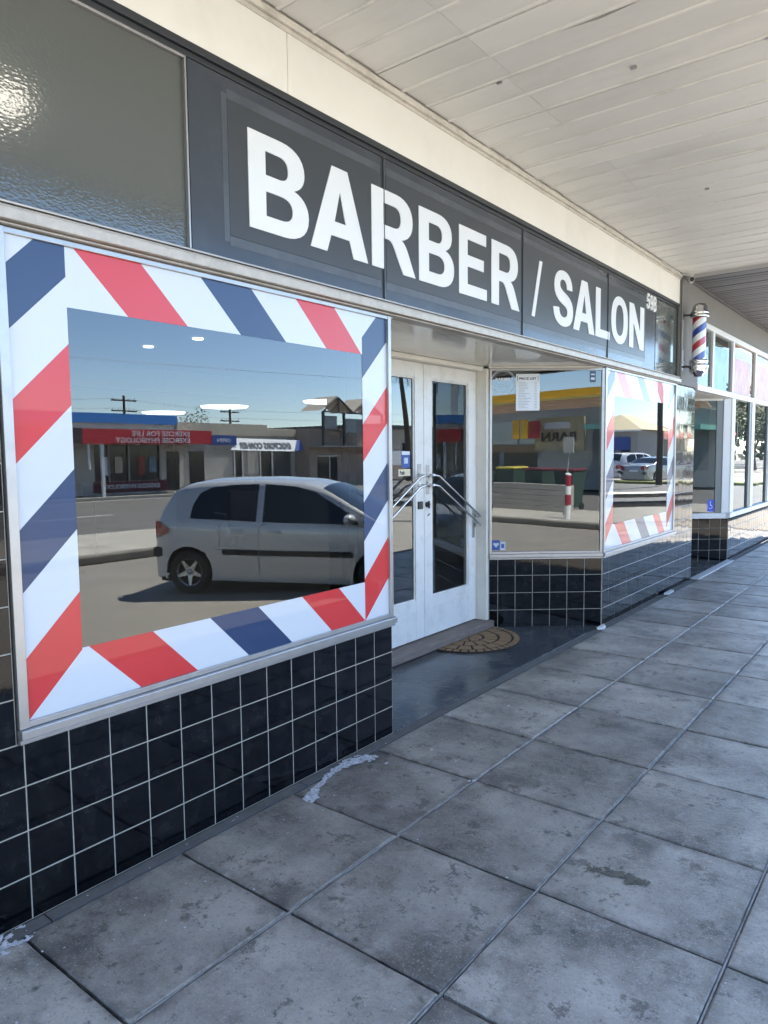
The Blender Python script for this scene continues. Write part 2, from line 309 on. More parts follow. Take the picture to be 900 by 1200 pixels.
# ================================================================== SETTING
g = MB(); g.add([(-600, -600, -.27), (600, -600, -.27), (600, 600, -.27), (-600, 600, -.27)], [(0, 1, 2, 3)])
kind(g.build('ground', asphalt), 'structure')
r = MB(); r.box(12.2, 24.4, -200, 300, -.30, -.264)
kind(r.build('road', asphalt2), 'structure')
ln = MB()
for k in range(-12, 22): ln.box(17.5, 17.62, k*6.0, k*6.0+3.0, -.2635, -.2595)
ln.box(12.45, 12.55, -200, 300, -.2635, -.2595); ln.box(23.9, 24.0, -200, 300, -.2635, -.2595)
kind(ln.build('road_marking', line_m), 'structure')
# parking lane falling away from the kerb
ra = MB(); ra.add([(2.62, -40, -.13), (5.4, -40, -.262), (5.4, 12.0, -.262), (2.62, 12.0, -.13)], [(0, 1, 2, 3)])
kind(ra.build('parking_lane', asphalt), 'structure')
# traffic island between the parking bays and the carriageway
isl = MB(); isl.box(9.0, 11.9, -60, 9.6, -.27, -.12)
isl.tube((10.45, 9.6, -.27), (10.45, 9.6, -.12), 1.45, n=32, sm=False)
i_o = kind(isl.build('traffic_island', concrete, bevel=.02), 'structure')
ik = MB(); ik.box(8.8, 8.997, -60, 9.6, -.27, -.125); kind(ik.build('island_kerb', kerb_m, bevel=.03), 'structure')
# far footpath and side road corner
ff = MB(); ff.box(24.4, 60, -90, 60, -.27, -.14); kind(ff.build('far_footpath', concrete), 'structure')
sr = MB(); sr.box(-60, 12.1, 20.5, 36, -.268, -.262); kind(sr.build('side_road', asphalt2), 'structure')
vg = MB(); vg.box(5, 12.1, 36.2, 37.6, -.27, -.14); kind(vg.build('verge_grass', mat('verge_grass_m', (.16, .17, .06), .9, var=.3, vscale=3)), 'structure')
fc = MB(); fc.box(-20, 25, 37.6, 41, -.268, -.13); kind(fc.build('corner_footpath', concrete), 'structure')

# footpath with individual slabs
fp = MB(); fp.box(0.0, 2.49, -9, 12.4, -.26, -.022); foot = kind(fp.build('footpath', mortar), 'structure')
kb = MB(); kb.box(2.492, 2.62, -9, 12.4, -.27, .0); kind(kb.build('kerb', kerb_m, bevel=.02), 'structure')
XS = [.062, .655, 1.265, 1.878, 2.488]; Y0 = -2.045; P = .608
def slab_mesh(w, l, seed):
    rr = random.Random(seed); bm = bmesh.new(); vs = []
    fx = [0, .0045, .10, .25, .45, .55, w-.0045, w]; fy = [0, .0045, .10, .25, .40, .52, l-.0045, l]
    fx = [0, .0045]+[.0045+(w-.009)*i/6 for i in range(1, 6)]+[w-.0045, w]; fy = [0, .0045]+[.0045+(l-.009)*i/6 for i in range(1, 6)]+[l-.0045, l]
    m = len(fx)-1
    for j, y0 in enumerate(fy):
        for i, x0 in enumerate(fx):
            x, y, z = x0, y0, 0.
            if i in (0, m): z = -.0045; x += rr.uniform(-.0015, .0015)
            if j in (0, m): z = -.0045; y += rr.uniform(-.0015, .0015)
            if i in (1, m-1) and 0 < j < m: x += rr.uniform(-.0012, .0022)*(1 if i == 1 else -1)
            if j in (1, m-1) and 0 < i < m: y += rr.uniform(-.0012, .0022)*(1 if j == 1 else -1)
            vs.append(bm.verts.new((x-w/2, y-l/2, z)))
    for j in range(m):
        for i in range(m): a = j*(m+1)+i; bm.faces.new((vs[a], vs[a+1], vs[a+m+2], vs[a+m+1]))
    be = [e for e in bm.edges if e.is_boundary]; r = bmesh.ops.extrude_edge_only(bm, edges=be)
    for v in r['geom']:
        if isinstance(v, bmesh.types.BMVert): v.co.z = -.03
    bmesh.ops.recalc_face_normals(bm, faces=bm.faces)
    me = bpy.data.meshes.new('paving_slab'); bm.to_mesh(me); bm.free(); me.materials.append(slab_m); return me
widths = [XS[i+1]-XS[i]-.011 for i in range(4)]
SM = {(c, k): slab_mesh(widths[c], P-.011, c*10+k) for c in range(4) for k in range(4)}
for r_ in range(-10, 23):
    for c in range(4):
        y = Y0+P*(r_+.5); o = link('paving_slab', SM[(c, random.randrange(4))], foot)
        o.location = ((XS[c]+XS[c+1])/2, y, random.uniform(-.002, .001)); o.rotation_euler = (random.uniform(-.002, .002), random.uniform(-.002, .002), 0)
mj = mat('pale_mortar', (.30, .285, .26), .9, var=.35, vscale=9, dirt=(.06, .055, .05), dirt_amt=1.0, dirt_scale=5, bump=.002, bscale=80)
for xx in XS[1:4]:
    b = MB(); b.box(xx-.0028, xx+.0028, -8.1, 12.0, -.0215, -.003); b.build('mortar_joint', mj, foot)
es = MB()
for r_ in range(-5, 13):
    y = Y0+P*2*r_+.1; es.box(.003, XS[0]-.006, y, y+P*2-.006, -.03, -.001)
link('edge_strip', es.mesh('edge_strip', [mat('edge_concrete', (.12, .117, .112), .8, var=.25, vscale=12, bump=.003, bscale=60)]), foot)

# ================================================================== BARBER SHOP
T = .1525; TS = .1490; TH = .007; GR = .0030
TILES = {}
def tile_mesh(w, h):
    k = (round(w, 4), round(h, 4))
    if k in TILES: return TILES[k]
    c = .0022; m = MB(); a, b = w/2, h/2
    vs = [(0, -a, -b), (0, a, -b), (0, a, b), (0, -a, b), (TH-c, -a, -b), (TH-c, a, -b), (TH-c, a, b), (TH-c, -a, b), (TH, -a+c, -b+c), (TH, a-c, -b+c), (TH, a-c, b-c), (TH, -a+c, b-c)]
    m.add(vs, [(8, 9, 10, 11)]); 
    for i in range(4):
        j = (i+1) % 4; m.add(vs, [(i, j, 4+j, 4+i), (4+i, 4+j, 8+j, 8+i)])
    me = m.mesh('tile', [black_tile]); TILES[k] = me; return me
def tile_wall(parent, p0, d, length, z0, z1, thick=.06, start=0., tilt=.0022, first=None):
    """wall behind p0 (x,y) running along unit d; outward normal = right of d"""
    d = Vector((d[0], d[1], 0)).normalized(); n = Vector((d.y, -d.x, 0)); p = Vector((p0[0], p0[1], 0))
    b = MB(); q = [p, p+d*length, p+d*length-n*thick, p-n*thick]
    q = [q[0]+n*.0055, q[1]+n*.0055, q[2], q[3]]
    b.prism([v+Vector((0, 0, z0-.0)) for v in q], (0, 0, z1-z0))
    w = b.build('wall', grout, parent); ang = math.atan2(n.y, n.x)
    s = start
    if first: edges = [0, first]
    else: edges = [0, T]
    while edges[-1] < length-.02: edges.append(edges[-1]+T)
    zed = [z0]
    while zed[-1] < z1-.02: zed.append(min(zed[-1]+T, z1))
    off = worg(parent)
    for a, e in zip(edges, edges[1:]):
        e = min(e, length)
        for u, v in zip(zed, zed[1:]):
            wd, h = e-a-GR, v-u-GR
            if wd < .015 or h < .015: continue
            o = link('tile', tile_mesh(wd, h), w); c = p+d*((a+e)/2)
            o.location = (c.x-off.x, c.y-off.y, (u+v)/2-off.z)
            o.rotation_euler = (0, random.gauss(0, tilt), ang+random.gauss(0, tilt))
            ORG[o.name] = off
    return w
shop = thing('barber_shop', 'barber shop front with black tiles, striped window borders and white double doors', 'shop', (0, 1.5, 0))
SPL = Vector((-.772, -.635, 0)); sdir = SPL.normalized()
# walls below windows (outer face 7 mm behind tile faces)
tile_wall(shop, (-.007, -2.60), (0, 1), 2.60, 0.0, .603, first=2.60-13*T-3*T+0.0 if False else (2.60 % T))
tile_wall(shop, (-.007, -2.60), (0, 1), .595, .603, 2.25, first=(2.60 % T))
tile_wall(shop, (-.007, 3.045), (0, 1), 2.80, 0.0, .600, tilt=.0028)
tile_wall(shop, (-.007, 5.105), (0, 1), .74, .600, 2.245, tilt=.0028)
sa = Vector((-.77, 2.405, 0)); sb = Vector((-.0045, 3.036, 0)); sL = (sb-sa).length; sd_ = (sb-sa).normalized(); sn = Vector((sd_.y, -sd_.x, 0))
tile_wall(shop, (sa.x-sn.x*.007, sa.y-sn.y*.007), sd_, sL, 0, .600, first=sL-6*T, tilt=.0012)
la = Vector((-.0045, .004, 0)); lb = Vector((-.77, .70, 0)); ld = (lb-la).normalized(); ln_ = Vector((ld.y, -ld.x, 0))
tile_wall(shop, (la.x-ln_.x*.007, la.y-ln_.y*.007), ld, (lb-la).length, 0, .600)

def frame_box(mb, p0, d, a, b, z0, z1, x0, x1):
    """box in wall frame: along d from a to b, depth x0..x1 along outward normal"""
    d = Vector((d[0], d[1], 0)).normalized(); n = Vector((d.y, -d.x, 0)); p = Vector((p0[0], p0[1], 0))
    pts = [p+d*a+n*x0, p+d*b+n*x0, p+d*b+n*x1, p+d*a+n*x1]
    mb.prism([q+Vector((0, 0, z0)) for q in pts], (0, 0, z1-z0))
def pane(name, parent, p0, d, a, b, z0, z1, x, m, th=.006):
    d = Vector((d[0], d[1], 0)).normalized(); n = Vector((d.y, -d.x, 0)); p = Vector((p0[0], p0[1], 0)); mb = MB()
    f = [p+d*a+n*x, p+d*b+n*x]; k = [q-n*th for q in f]
    vs = [f[0]+Vector((0, 0, z0)), f[1]+Vector((0, 0, z0)), f[1]+Vector((0, 0, z1)), f[0]+Vector((0, 0, z1)), k[0]+Vector((0, 0, z0)), k[1]+Vector((0, 0, z0)), k[1]+Vector((0, 0, z1)), k[0]+Vector((0, 0, z1))]
    mb.add(vs, [(0, 1, 2, 3)], 0); mb.add(vs, [(5, 4, 7, 6), (4, 0, 3, 7), (1, 5, 6, 2), (4, 5, 1, 0), (3, 2, 6, 7)], 1)
    return mb.build(name, [m, clear()], parent, fix=False)
def shop_window(parent, p0, d, L_, z0, z1, lf=.03, rf=.03, name='window', glassm=pane_g, border=None, bottom=.02, top=.018):
    """aluminium framed window: frame is the part, pane and sill below it"""
    f = MB()
    frame_box(f, p0, d, 0, lf, z0, z1, -.045, .012); frame_box(f, p0, d, L_-rf, L_, z0, z1, -.045, .012)
    frame_box(f, p0, d, lf, L_-rf, z0, z0+bottom, -.045, .009); frame_box(f, p0, d, lf, L_-rf, z1-top, z1, -.045, .009)
    w = f.build(name, alu, parent, bevel=.0015)
    pane('glass_pane', w, p0, d, lf, L_-rf, z0+bottom, z1-top, -.004, glassm)
    return w
def sill(parent, p0, d, a, b, z0, z1, out=.03):
    s = MB(); frame_box(s, p0, d, a, b, z0+.018, z1, -.04, out); frame_box(s, p0, d, a, b, z0, z0+.016, -.04, out*.55)
    return s.build('sill', alu, parent, bevel=.003)
w1 = shop_window(shop, (0, -1.998), (0, 1), 1.998, .653, 2.25, lf=.032, rf=.022)
sill(w1, (0, -2.0), (0, 1), 0, 2.012, .603, .652)
w2 = shop_window(shop, (0, 3.036), (0, 1), 2.06, .649, 2.25, lf=.03, rf=.03, glassm=glass('side_window_glass', (.62, .66, .66), 1.6, wave=.0006))
sill(w2, (0, 3.03), (0, 1), 0, 2.10, .600, .648)
w3 = shop_window(shop, (sa.x, sa.y), sd_, sL, .649, 2.245, lf=.022, rf=.022)
sill(w3, (sa.x, sa.y), sd_, 0, sL+.004, .600, .648, out=.022)
w4 = shop_window(shop, (la.x, la.y), ld, (lb-la).length, .649, 2.245, lf=.022, rf=.022)
sill(w4, (la.x, la.y), ld, 0, (lb-la).length, .600, .648, out=.022)

# striped vinyl borders: each stripe its own piece, just behind the pane
def clip_poly(pts, x0, x1, y0, y1):
    def cl(p, ins, itx):
        o = []
        for i in range(len(p)):
            a, b = p[i-1], p[i]
            if ins(b):
                if not ins(a): o.append(itx(a, b))
                o.append(b)
            elif ins(a): o.append(itx(a, b))
        return o
    def ix(v): return lambda a, b: (v, a[1]+(b[1]-a[1])*(v-a[0])/(b[0]-a[0]))
    def iy(v): return lambda a, b: (a[0]+(b[0]-a[0])*(v-a[1])/(b[1]-a[1]), v)
    for ins, it in ((lambda q: q[0] >= x0, ix(x0)), (lambda q: q[0] <= x1, ix(x1)), (lambda q: q[1] >= y0, iy(y0)), (lambda q: q[1] <= y1, iy(y1))):
        if not pts: return []
        pts = cl(pts, ins, it)
    return pts
def stripe(parent, pts, m, x=-.0036):
    # tidy and build a thin vinyl piece in the facade plane
    q = []
    for p in pts:
        if not q or (abs(p[0]-q[-1][0])+abs(p[1]-q[-1][1])) > 1e-4: q.append(p)
    if len(q) < 3: return
    b = MB(); b.prism([Vector((x, p[0], p[1])) for p in q], (.0008, 0, 0)); b.build('stripe', m, parent)
def striped(parent, ya, yb, za, zb, bw, top_s, bot_s, side_l, side_r, bk, cols):
    g2 = .0006
    # top row: stripes run down to the right
    for (s, e, m) in top_s: stripe(parent, clip_poly([(s, zb), (e, zb), (e+bw, zb-bw), (s+bw, zb-bw)], ya+bw, yb-bw, zb-bw, zb), m)
    for (s, e, m) in bot_s: stripe(parent, clip_poly([(s, za+bw), (e, za+bw), (e+bw, za), (s+bw, za)], ya+bw, yb-bw, za, za+bw), m)
    for (s, e, m) in side_l: stripe(parent, clip_poly([(ya, s), (ya+bw, s+bw), (ya+bw, e+bw), (ya, e)], ya, ya+bw, za, zb), m)
    for (s, e, m) in side_r: stripe(parent, clip_poly([(yb-bw, s), (yb, s+bw), (yb, e+bw), (yb-bw, e)], yb-bw, yb, za, zb), m)
Wm, Rm, Bm = white_v, red_v, blue_v
ya, yb, za, zb, bw = -1.966, -.022, .673, 2.234, .2
seq = [Wm, Rm, Wm, Bm, Wm, Rm, Wm, Bm]
def seqrun(bounds, mats): return [(a, b, m) for (a, b), m in zip(zip(bounds, bounds[1:]), mats)]
top = seqrun([-2.2, -1.736, -1.478, -1.211, -.95, -.686, -.428, .3], [Wm, Rm, Wm, Bm, Wm, Rm, Wm])
bot = seqrun([-2.2, -1.742, -1.483, -1.214, -.952, -.682, -.423, .3], [Wm, Rm, Wm, Bm, Wm, Rm, Wm])
lft = seqrun([.2, .667, .872, 1.088, 1.294, 1.508, 1.713, 1.933, 2.137, 2.6], [Wm, Rm, Wm, Bm, Wm, Rm, Wm, Bm, Wm])
rgt = seqrun([.2, .669, .889, 1.086, 1.285, 1.494, 1.684, 1.915, 2.117, 2.6], [Wm, Rm, Wm, Bm, Wm, Rm, Wm, Bm, Wm])
striped(w1, ya, yb, za, zb, bw, top, bot, lft, rgt, None, None)
ya2, yb2, za2, zb2 = 3.068, 5.064, .670, 2.231
top2 = seqrun([2.6, 3.318, 3.533, 3.855, 4.05, 4.387, 4.607, 5.6], [Wm, Rm, Wm, Bm, Wm, Rm, Wm])
bot2 = seqrun([2.6, 3.316, 3.560, 3.858, 4.106, 4.394, 4.60, 5.6], [Wm, Rm, Wm, Bm, Wm, Rm, Wm])
lf2 = seqrun([.2, .69, .86, 1.07, 1.27, 1.50, 1.70, 1.95, 2.13, 2.6], [Wm, Rm, Wm, Bm, Wm, Rm, Wm, Bm, Wm])
striped(w2, ya2, yb2, za2, zb2, .21, top2, bot2, lf2, lf2, None, None)

# rail between windows and sign, dark trims, cream fascia, edge mould
rl = MB(); rl.box(-.05, .052, -2.62, 5.10, 2.262, 2.300); rl.box(-.05, .030, -2.62, 5.10, 2.2525, 2.2605)
rl.box(-.05, .034, -2.62, 5.10, 2.3015, 2.312)
rail = rl.build('rail', brown_alu, shop, bevel=.006, seg=3)
r2 = MB(); r2.box(-.05, .041, -2.62, 5.10, 2.3135, 2.322); r2.build('rail_cap', alu, shop, bevel=.003)
b = MB(); b.box(-.05, .016, -2.62, 5.10, 3.068, 3.098); b.box(-.05, .004, -2.62, 5.10, 3.045, 3.0665); b.build('top_trim', dark_trim, shop, bevel=.002)
b = MB(); b.box(-.10, .010, -2.62, -.72, 3.1, 3.46); b.box(-.10, .010, -.717, 2.2, 3.1, 3.46); b.box(-.10, .0095, 2.203, 5.12, 3.1, 3.46); b.build('fascia', cream, shop, bevel=.002)
b = MB(); b.box(.0105, .035, -2.62, 5.12, 3.372, 3.402); b.box(.0105, .021, -2.62, 5.12, 3.352, 3.371); b.build('edge_moulding', mat('cream_moulding', (.6, .57, .51), .55, var=.12, vscale=9, dirt=(.2, .17, .14), dirt_amt=.5, dirt_scale=6), shop, bevel=.004)
# transom: pebbled pane at left, small pane at right
b = MB(); b.box(-.05, .004, -2.62, -1.252, 2.323, 2.332); b.box(-.05, .004, -2.62, -1.252, 3.034, 3.044); b.box(-.05, .006, -1.262, -1.254, 2.333, 3.033)
tr = b.build('transom_window', alu, shop, bevel=.001)
b = MB(); b.box(-.03, -.012, -2.62, -1.263, 2.3325, 3.0335); b.build('pebbled_pane', pebble_m, tr)
# shell behind: side walls, back wall, floor, ceiling
inner = mat('interior_wall', (.20, .20, .20), .8, var=.05, vscale=2)
b = MB(); b.box(-10.1, -10, -2.72, 5.95, -.2, 3.5); b.build('back_wall', inner, shop)
b = MB(); b.box(-9.999, -.102, -2.72, -2.62, -.2, 3.455); b.box(-9.999, -.102, 5.85, 5.95, -.2, 3.455); b.build('side_wall', inner, shop)
b = MB(); b.box(-10.1, -1.0, -2.6, 5.84, -.2, .075); b.box(-1.0, -.08, -2.6, .0, -.2, .5); b.box(-1.0, -.08, 3.1, 5.84, -.2, .5); b.build('interior_floor', mat('interior_floor_m', (.09, .085, .08), .35, var=.1, vscale=2), shop)
b = MB(); b.box(-10.1, -.06, -2.6, 5.84, 2.75, 2.8); b.build('interior_ceiling', mat('interior_ceiling_m', (.30, .31, .33), .7), shop)
b = MB(); b.box(-.10, -.052, -2.6, 5.1, 2.28, 3.08); b.build('transom_backing', dark_trim, shop)
b = MB(); b.box(-.30, -.10, -2.6, 5.84, 3.05, 3.44); b.build('beam', cream, shop)
b = MB(); b.box(-10.2, -.1, -2.75, 5.95, 3.46, 3.6); b.build('roof', dark_trim, shop)
# entry soffit and lintel pieces
b = MB(); b.prism([Vector((-.052, -.03, 2.262)), Vector((-.052, 3.08, 2.262)), Vector((-.80, 2.44, 2.262)), Vector((-.9, 2.44, 2.262)), Vector((-.9, .62, 2.262)), Vector((-.80, .62, 2.262))], (0, 0, .05))
b.build('entry_soffit', soffit_gloss, shop)
b = MB(); frame_box(b, (sa.x, sa.y), sd_, -.01, sL-.02, 2.2465, 2.2615, -.05, .026); frame_box(b, (la.x, la.y), ld, .02, (lb-la).length+.01, 2.2465, 2.2615, -.05, .026); b.build('window_head', frame_paint, shop, bevel=.003)
# painted recess floor & step
b = MB(); b.prism([Vector((-.001, .0, -.03)), Vector((-.001, 3.05, -.03)), Vector((-.80, 2.42, -.03)), Vector((-.80, .70, -.03))], (0, 0, .032)); b.build('entry_floor', recess_m, shop, bevel=.002)
b = MB(); b.box(-.95, -.725, .62, 2.425, .0025, .068); b.build('doorstep', step_m, shop, bevel=.012, seg=3)
# door frame
DX = -.87
b = MB(); b.box(-.90, -.772, 2.362, 2.404, .070, 2.2455); b.box(-.90, DX-.006, 2.3515, 2.361, .070, 2.2455)
b.box(-.90, -.772, .70, .742, .070, 2.2455); b.box(-.90, DX-.006, .743, .785, .070, 2.2455); b.box(-.90, -.800, .7425, 2.3615, 2.226, 2.2605)
b.build('door_frame', frame_paint, shop, bevel=.004)
b = MB(); b.box(-1.02, -.90, 2.362, 2.47, .07, 2.28); b.box(-1.02, -.90, .62, .742, .07, 2.28); b.build('door_reveal', inner, shop)
def door(ya_, yb_, hinge_right):
    f = MB(); xf, xb = DX, DX-.04
    st, stm = .112, .112
    gy0, gy1, gz0, gz1 = ya_+.112, yb_-.122, .388, 2.112
    if not hinge_right: gy0, gy1 = ya_+.122, yb_-.112
    f.box(xb, xf, ya_, gy0, .078, 2.222); f.box(xb, xf, gy1, yb_, .078, 2.222)
    f.box(xb, xf-.0008, gy0, gy1, .078, .29); f.box(xb, xf-.006, gy0, gy1, .29, .298); f.box(xb, xf-.0008, gy0, gy1, .298, gz0); f.box(xb, xf-.0008, gy0, gy1, gz1, 2.222)
    d = f.build('door', door_paint, shop, bevel=.0018)
    bd = MB()
    for (a, b_, c, e) in ((gy0, gy0+.012, gz0, gz1), (gy1-.012, gy1, gz0, gz1), (gy0+.012, gy1-.012, gz0, gz0+.012), (gy0+.012, gy1-.012, gz1-.012, gz1)):
        bd.box(xb+.004, xf-.010, a, b_, c, e)
    bd.build('glazing_bead', door_paint, d, bevel=.002)
    pane('glass_pane', d, (0, 0), (0, 1), gy0+.010, gy1-.010, gz0+.010, gz1-.010, xf-.018, door_g)
    # pull handles: two parallel steel bars, high at the meeting stile
    for dz in (0, -.078):
        h = MB(); xo = xf+.055
        if hinge_right: A, B = Vector((xo, ya_+.06, 1.362+dz)), Vector((xo, yb_-.015, .985+dz))
        else: A, B = Vector((xo, yb_-.06, 1.362+dz)), Vector((xo, ya_+.015, .985+dz))
        s = 1 if hinge_right else -1
        K = A+Vector((0, s*.07, -.012))
        h.tube((xf, A.y, A.z), A, .010, n=10); h.tube(A, K, .0095, n=10); h.tube(K, B, .0095, n=10); h.tube((xf, B.y, B.z), B, .010, n=10)
        h.tube((xf, A.y, A.z), (xf+.004, A.y, A.z), .02, n=14); h.tube((xf, B.y, B.z), (xf+.004, B.y, B.z), .02, n=14)
        h.build('handle', chrome, d)
    p = MB(); yy = yb_-.045 if hinge_right else ya_+.045
    p.box(xf, xf+.004, yy-.02, yy+.02, .80, 1.04); p.build('mounting_plate', alu, d, bevel=.001)
    return d
dl = door(.79, 1.561, False); dr = door(1.567, 2.350, True)
b = MB(); b.box(DX, DX+.012, 1.475, 1.535, 1.10, 1.16); b.build('lock', black_pl, dl, bevel=.003)
b = MB(); b.box(DX, DX+.003, 1.475, 1.525, 1.32, 1.45); b.tube((DX+.003, 1.5, 1.37), (DX+.008, 1.5, 1.37), .012); b.build('keyhole_plate', alu, dl)
b = MB(); b.tube((DX, 1.60, 1.13), (DX+.02, 1.60, 1.13), .022); b.box(DX+.019, DX+.026, 1.592, 1.608, 1.10, 1.16); b.build('lock', black_pl, dr)
b = MB(); b.box(DX, DX+.003, 1.59, 1.635, 1.21, 1.44); b.tube((DX+.003, 1.612, 1.30), (DX+.01, 1.612, 1.30), .013); b.build('keyhole_plate', alu, dr)
b = MB(); b.tube((DX-.002, 1.612, 1.04), (DX+.006, 1.63, 1.055), .006); b.build('scuff_mark', mat('door_scuff', (.2, .19, .18), .8), dr)

# ---------------- stickers on doors and splay window
def flat(name, M, w, h, m, parent=None, z=0, th=.0008):
    b = MB(); vs = [M @ Vector((x, y, zz)) for zz in (z, z+th) for x, y in ((0, 0), (w, 0), (w, h), (0, h))]
    b.add(vs, [(3, 2, 1, 0), (4, 5, 6, 7), (0, 1, 5, 4), (1, 2, 6, 5), (2, 3, 7, 6), (3, 0, 4, 7)]); return b.build(name, m, parent)
paper = mat('white_paper', (.74, .78, .82), .6, var=.03, vscale=10); ink = mat('print_ink', (.05, .06, .08), .6); cream_p = mat('cream_label', (.75, .68, .48), .5, var=.04, vscale=20)
bl_p = mat('blue_print', (.03, .09, .35), .45, var=.2, vscale=30); pale_p = mat('pale_print', (.55, .62, .72), .5, var=.1, vscale=30)
GXF = DX-.0175
t = thing('door_notice', 'small cream PUSH label stuck on the left door glass', 'label', (GXF, 1.26, 1.36))
flat('label_paper', frameM((GXF, 1.255, 1.362), (0, 1, 0)), .150, .052, cream_p, t)
text('Push', frameM((GXF+.0009, 1.272, 1.372), (0, 1, 0)), .06, .032, ink, t, bold=.03)
t = thing('door_sticker', 'blue and white sticker on the left door glass above the cream label', 'sticker', (GXF, 1.30, 1.43))
flat('sticker_sheet', frameM((GXF, 1.295, 1.425), (0, 1, 0)), .108, .125, bl_p, t)
flat('sticker_header', frameM((GXF, 1.298, 1.522), (0, 1, 0)), .102, .026, paper, t, z=.0009)
flat('sticker_square', frameM((GXF, 1.325, 1.456), (0, 1, 0)), .05, .044, pale_p, t, z=.0009)
def S3(s, z, out=-.0032): q = Vector((sb.x, sb.y, 0))-sd_*s+sn*out; return (q.x, q.y, z)
Ms = lambda s, z, out=-.0032: frameM(S3(s, z, out), sd_)
# round logo
t = thing('window_logo', 'round frosted BARBER logo sticker at the top left of the entry window', 'sticker', S3(.883, 2.135))
fro = mat('frosted_vinyl', (.50, .56, .62), .5)
def ring(M, r0, r1, n=40):
    b = MB(); vs = []
    for zz in (0, .0008):
        for r_ in (r0, r1):
            for i in range(n): a = 2*PI*i/n; vs.append(M @ Vector((r_*math.cos(a), r_*math.sin(a), zz)))
    for i in range(n):
        j = (i+1) % n; b.add([vs[2*n+i], vs[2*n+j], vs[3*n+j], vs[3*n+i]], [(0, 1, 2, 3)])
        b.add([vs[i], vs[j], vs[n+j], vs[n+i]], [(3, 2, 1, 0)])
    return b
M = frameM(S3(.872, 2.135), sd_)
ring(M, .098, .104).build('outer_ring', fro, t); ring(M, .088, .091).build('inner_ring', fro, t)
text('BARBER', M @ Matrix.Translation((-.066, .006, 0)), .132, .028, letter_m, t, bold=.03)
text('SALON', M @ Matrix.Translation((-.036, -.045, 0)), .072, .018, fro, t)
flat('scissor_line', M @ Matrix.Translation((-.05, -.012, 0)), .1, .003, fro, t)
b = MB(); 
for q in (-.045, .045): b.tube(M @ Vector((q, .085, .002)), M @ Vector((q*1.1, .115, .002)), .0025, n=6)
b.build('hanger', fro, t)
# price list
t = thing('price_list', 'white printed PRICE LIST sheet taped inside the entry window', 'poster', S3(.76, 1.888))
M = frameM(S3(.762, 1.888), sd_); flat('price_sheet', M, .204, .312, paper, t)
text('PRICE LIST', M @ Matrix.Translation((.028, .262, .0009)), .148, .02, ink, t, bold=.03)
ls = MB(); rr = random.Random(3)
for k in range(17):
    y = .238-k*.0135; w_ = rr.uniform(.05, .11)
    for (a, c) in ((.02, .02+w_), (.158, .182)):
        vs = [M @ Vector((x, yy, .0009)) for x, yy in ((a, y), (c, y), (c, y+.0035), (a, y+.0035))]; ls.add(vs, [(0, 1, 2, 3)])
ls.build('print_lines', mat('grey_ink', (.28, .31, .34), .6), t, fix=False)
b = MB()
for x in (.012, .188): 
    vs = [M @ Vector((x+q, yy, .0009)) for q, yy in ((0, .25), (.004, .25), (.004, .295), (0, .295))]; b.add(vs, [(0, 1, 2, 3)])
b.build('heading_bracket', ink, t, fix=False)
# small dark sign top right of pane, blue card stickers bottom left
t = thing('window_plate', 'small dark lettered sticker in the top right corner of the entry window', 'sticker', S3(.12, 2.13))
M = frameM(S3(.125, 2.125), sd_); flat('plate_sheet', M, .05, .095, mat('slate_print', (.05, .08, .13), .5, var=.3, vscale=40), t)
flat('plate_bar', M @ Matrix.Translation((.008, .06, .0009)), .034, .012, pale_p, t); flat('plate_bar', M @ Matrix.Translation((.008, .02, .0009)), .034, .02, pale_p, t)
t = thing('card_sticker', 'blue card payment sticker low in the left corner of the entry window', 'sticker', S3(.96, .68))
M = frameM(S3(.965, .682), sd_); flat('blue_square', M, .066, .088, bl_p, t); flat('white_square', M @ Matrix.Translation((.072, 0, 0)), .045, .075, pale_p, t)
flat('blue_mark', M @ Matrix.Translation((.08, .02, .0009)), .026, .035, bl_p, t)
hb = MB(); hp = [(0, -.022), (.026, .008), (.02, .02), (.008, .02), (0, .012), (-.008, .02), (-.02, .02), (-.026, .008)]
hb.prism([M @ Vector((.034+x, .045+y, .001)) for x, y in hp], sn*.0006); hb.build('heart_mark', pale_p, t)

# ================================================================== SHOP SIGN
sign = thing('shop_sign', 'long dark grey BARBER / SALON sign band above the shop windows', 'sign', (0, 1.5, 2.33))
edges = [-1.249, -.040, 1.502, 3.076, 4.352]
for i in range(4):
    a, c = edges[i]+.003, edges[i+1]-.003
    b = MB(); b.box(-.03, 0.0, a, c, 2.324, 3.0435); b.build('sign_panel', sign_grey, sign, bevel=.002)
inn = [(-1.056, -.062), (-.018, 1.482), (1.52, 3.06), (3.10, 4.05)]
for a, c in inn:
    b = MB(); b.box(.0002, .0022, a, c, 2.427, 2.962)
    b.build('backing_panel', sign_inner, sign, bevel=.001)
for a, c in inn:     # soft pale glow around each overlay, painted as bands of lighter colour
    for zz in (2.963, 2.388): b = MB(); b.box(.0001, .0006, a, c, zz, zz+.037); b.build('glow_band', sign_glow, sign)
b = MB(); b.box(.0001, .0006, -1.085, -1.057, 2.40, 2.98); b.build('glow_band', sign_glow, sign)
for e in edges[1:4]: b = MB(); b.box(-.03, .009, e-.0028, e+.0028, 2.324, 3.043); b.build('joint_strip', mat('joint_alu', (.12, .13, .14), .35, metal=.6), sign)
LZ0, LZ1 = 2.486, 2.885
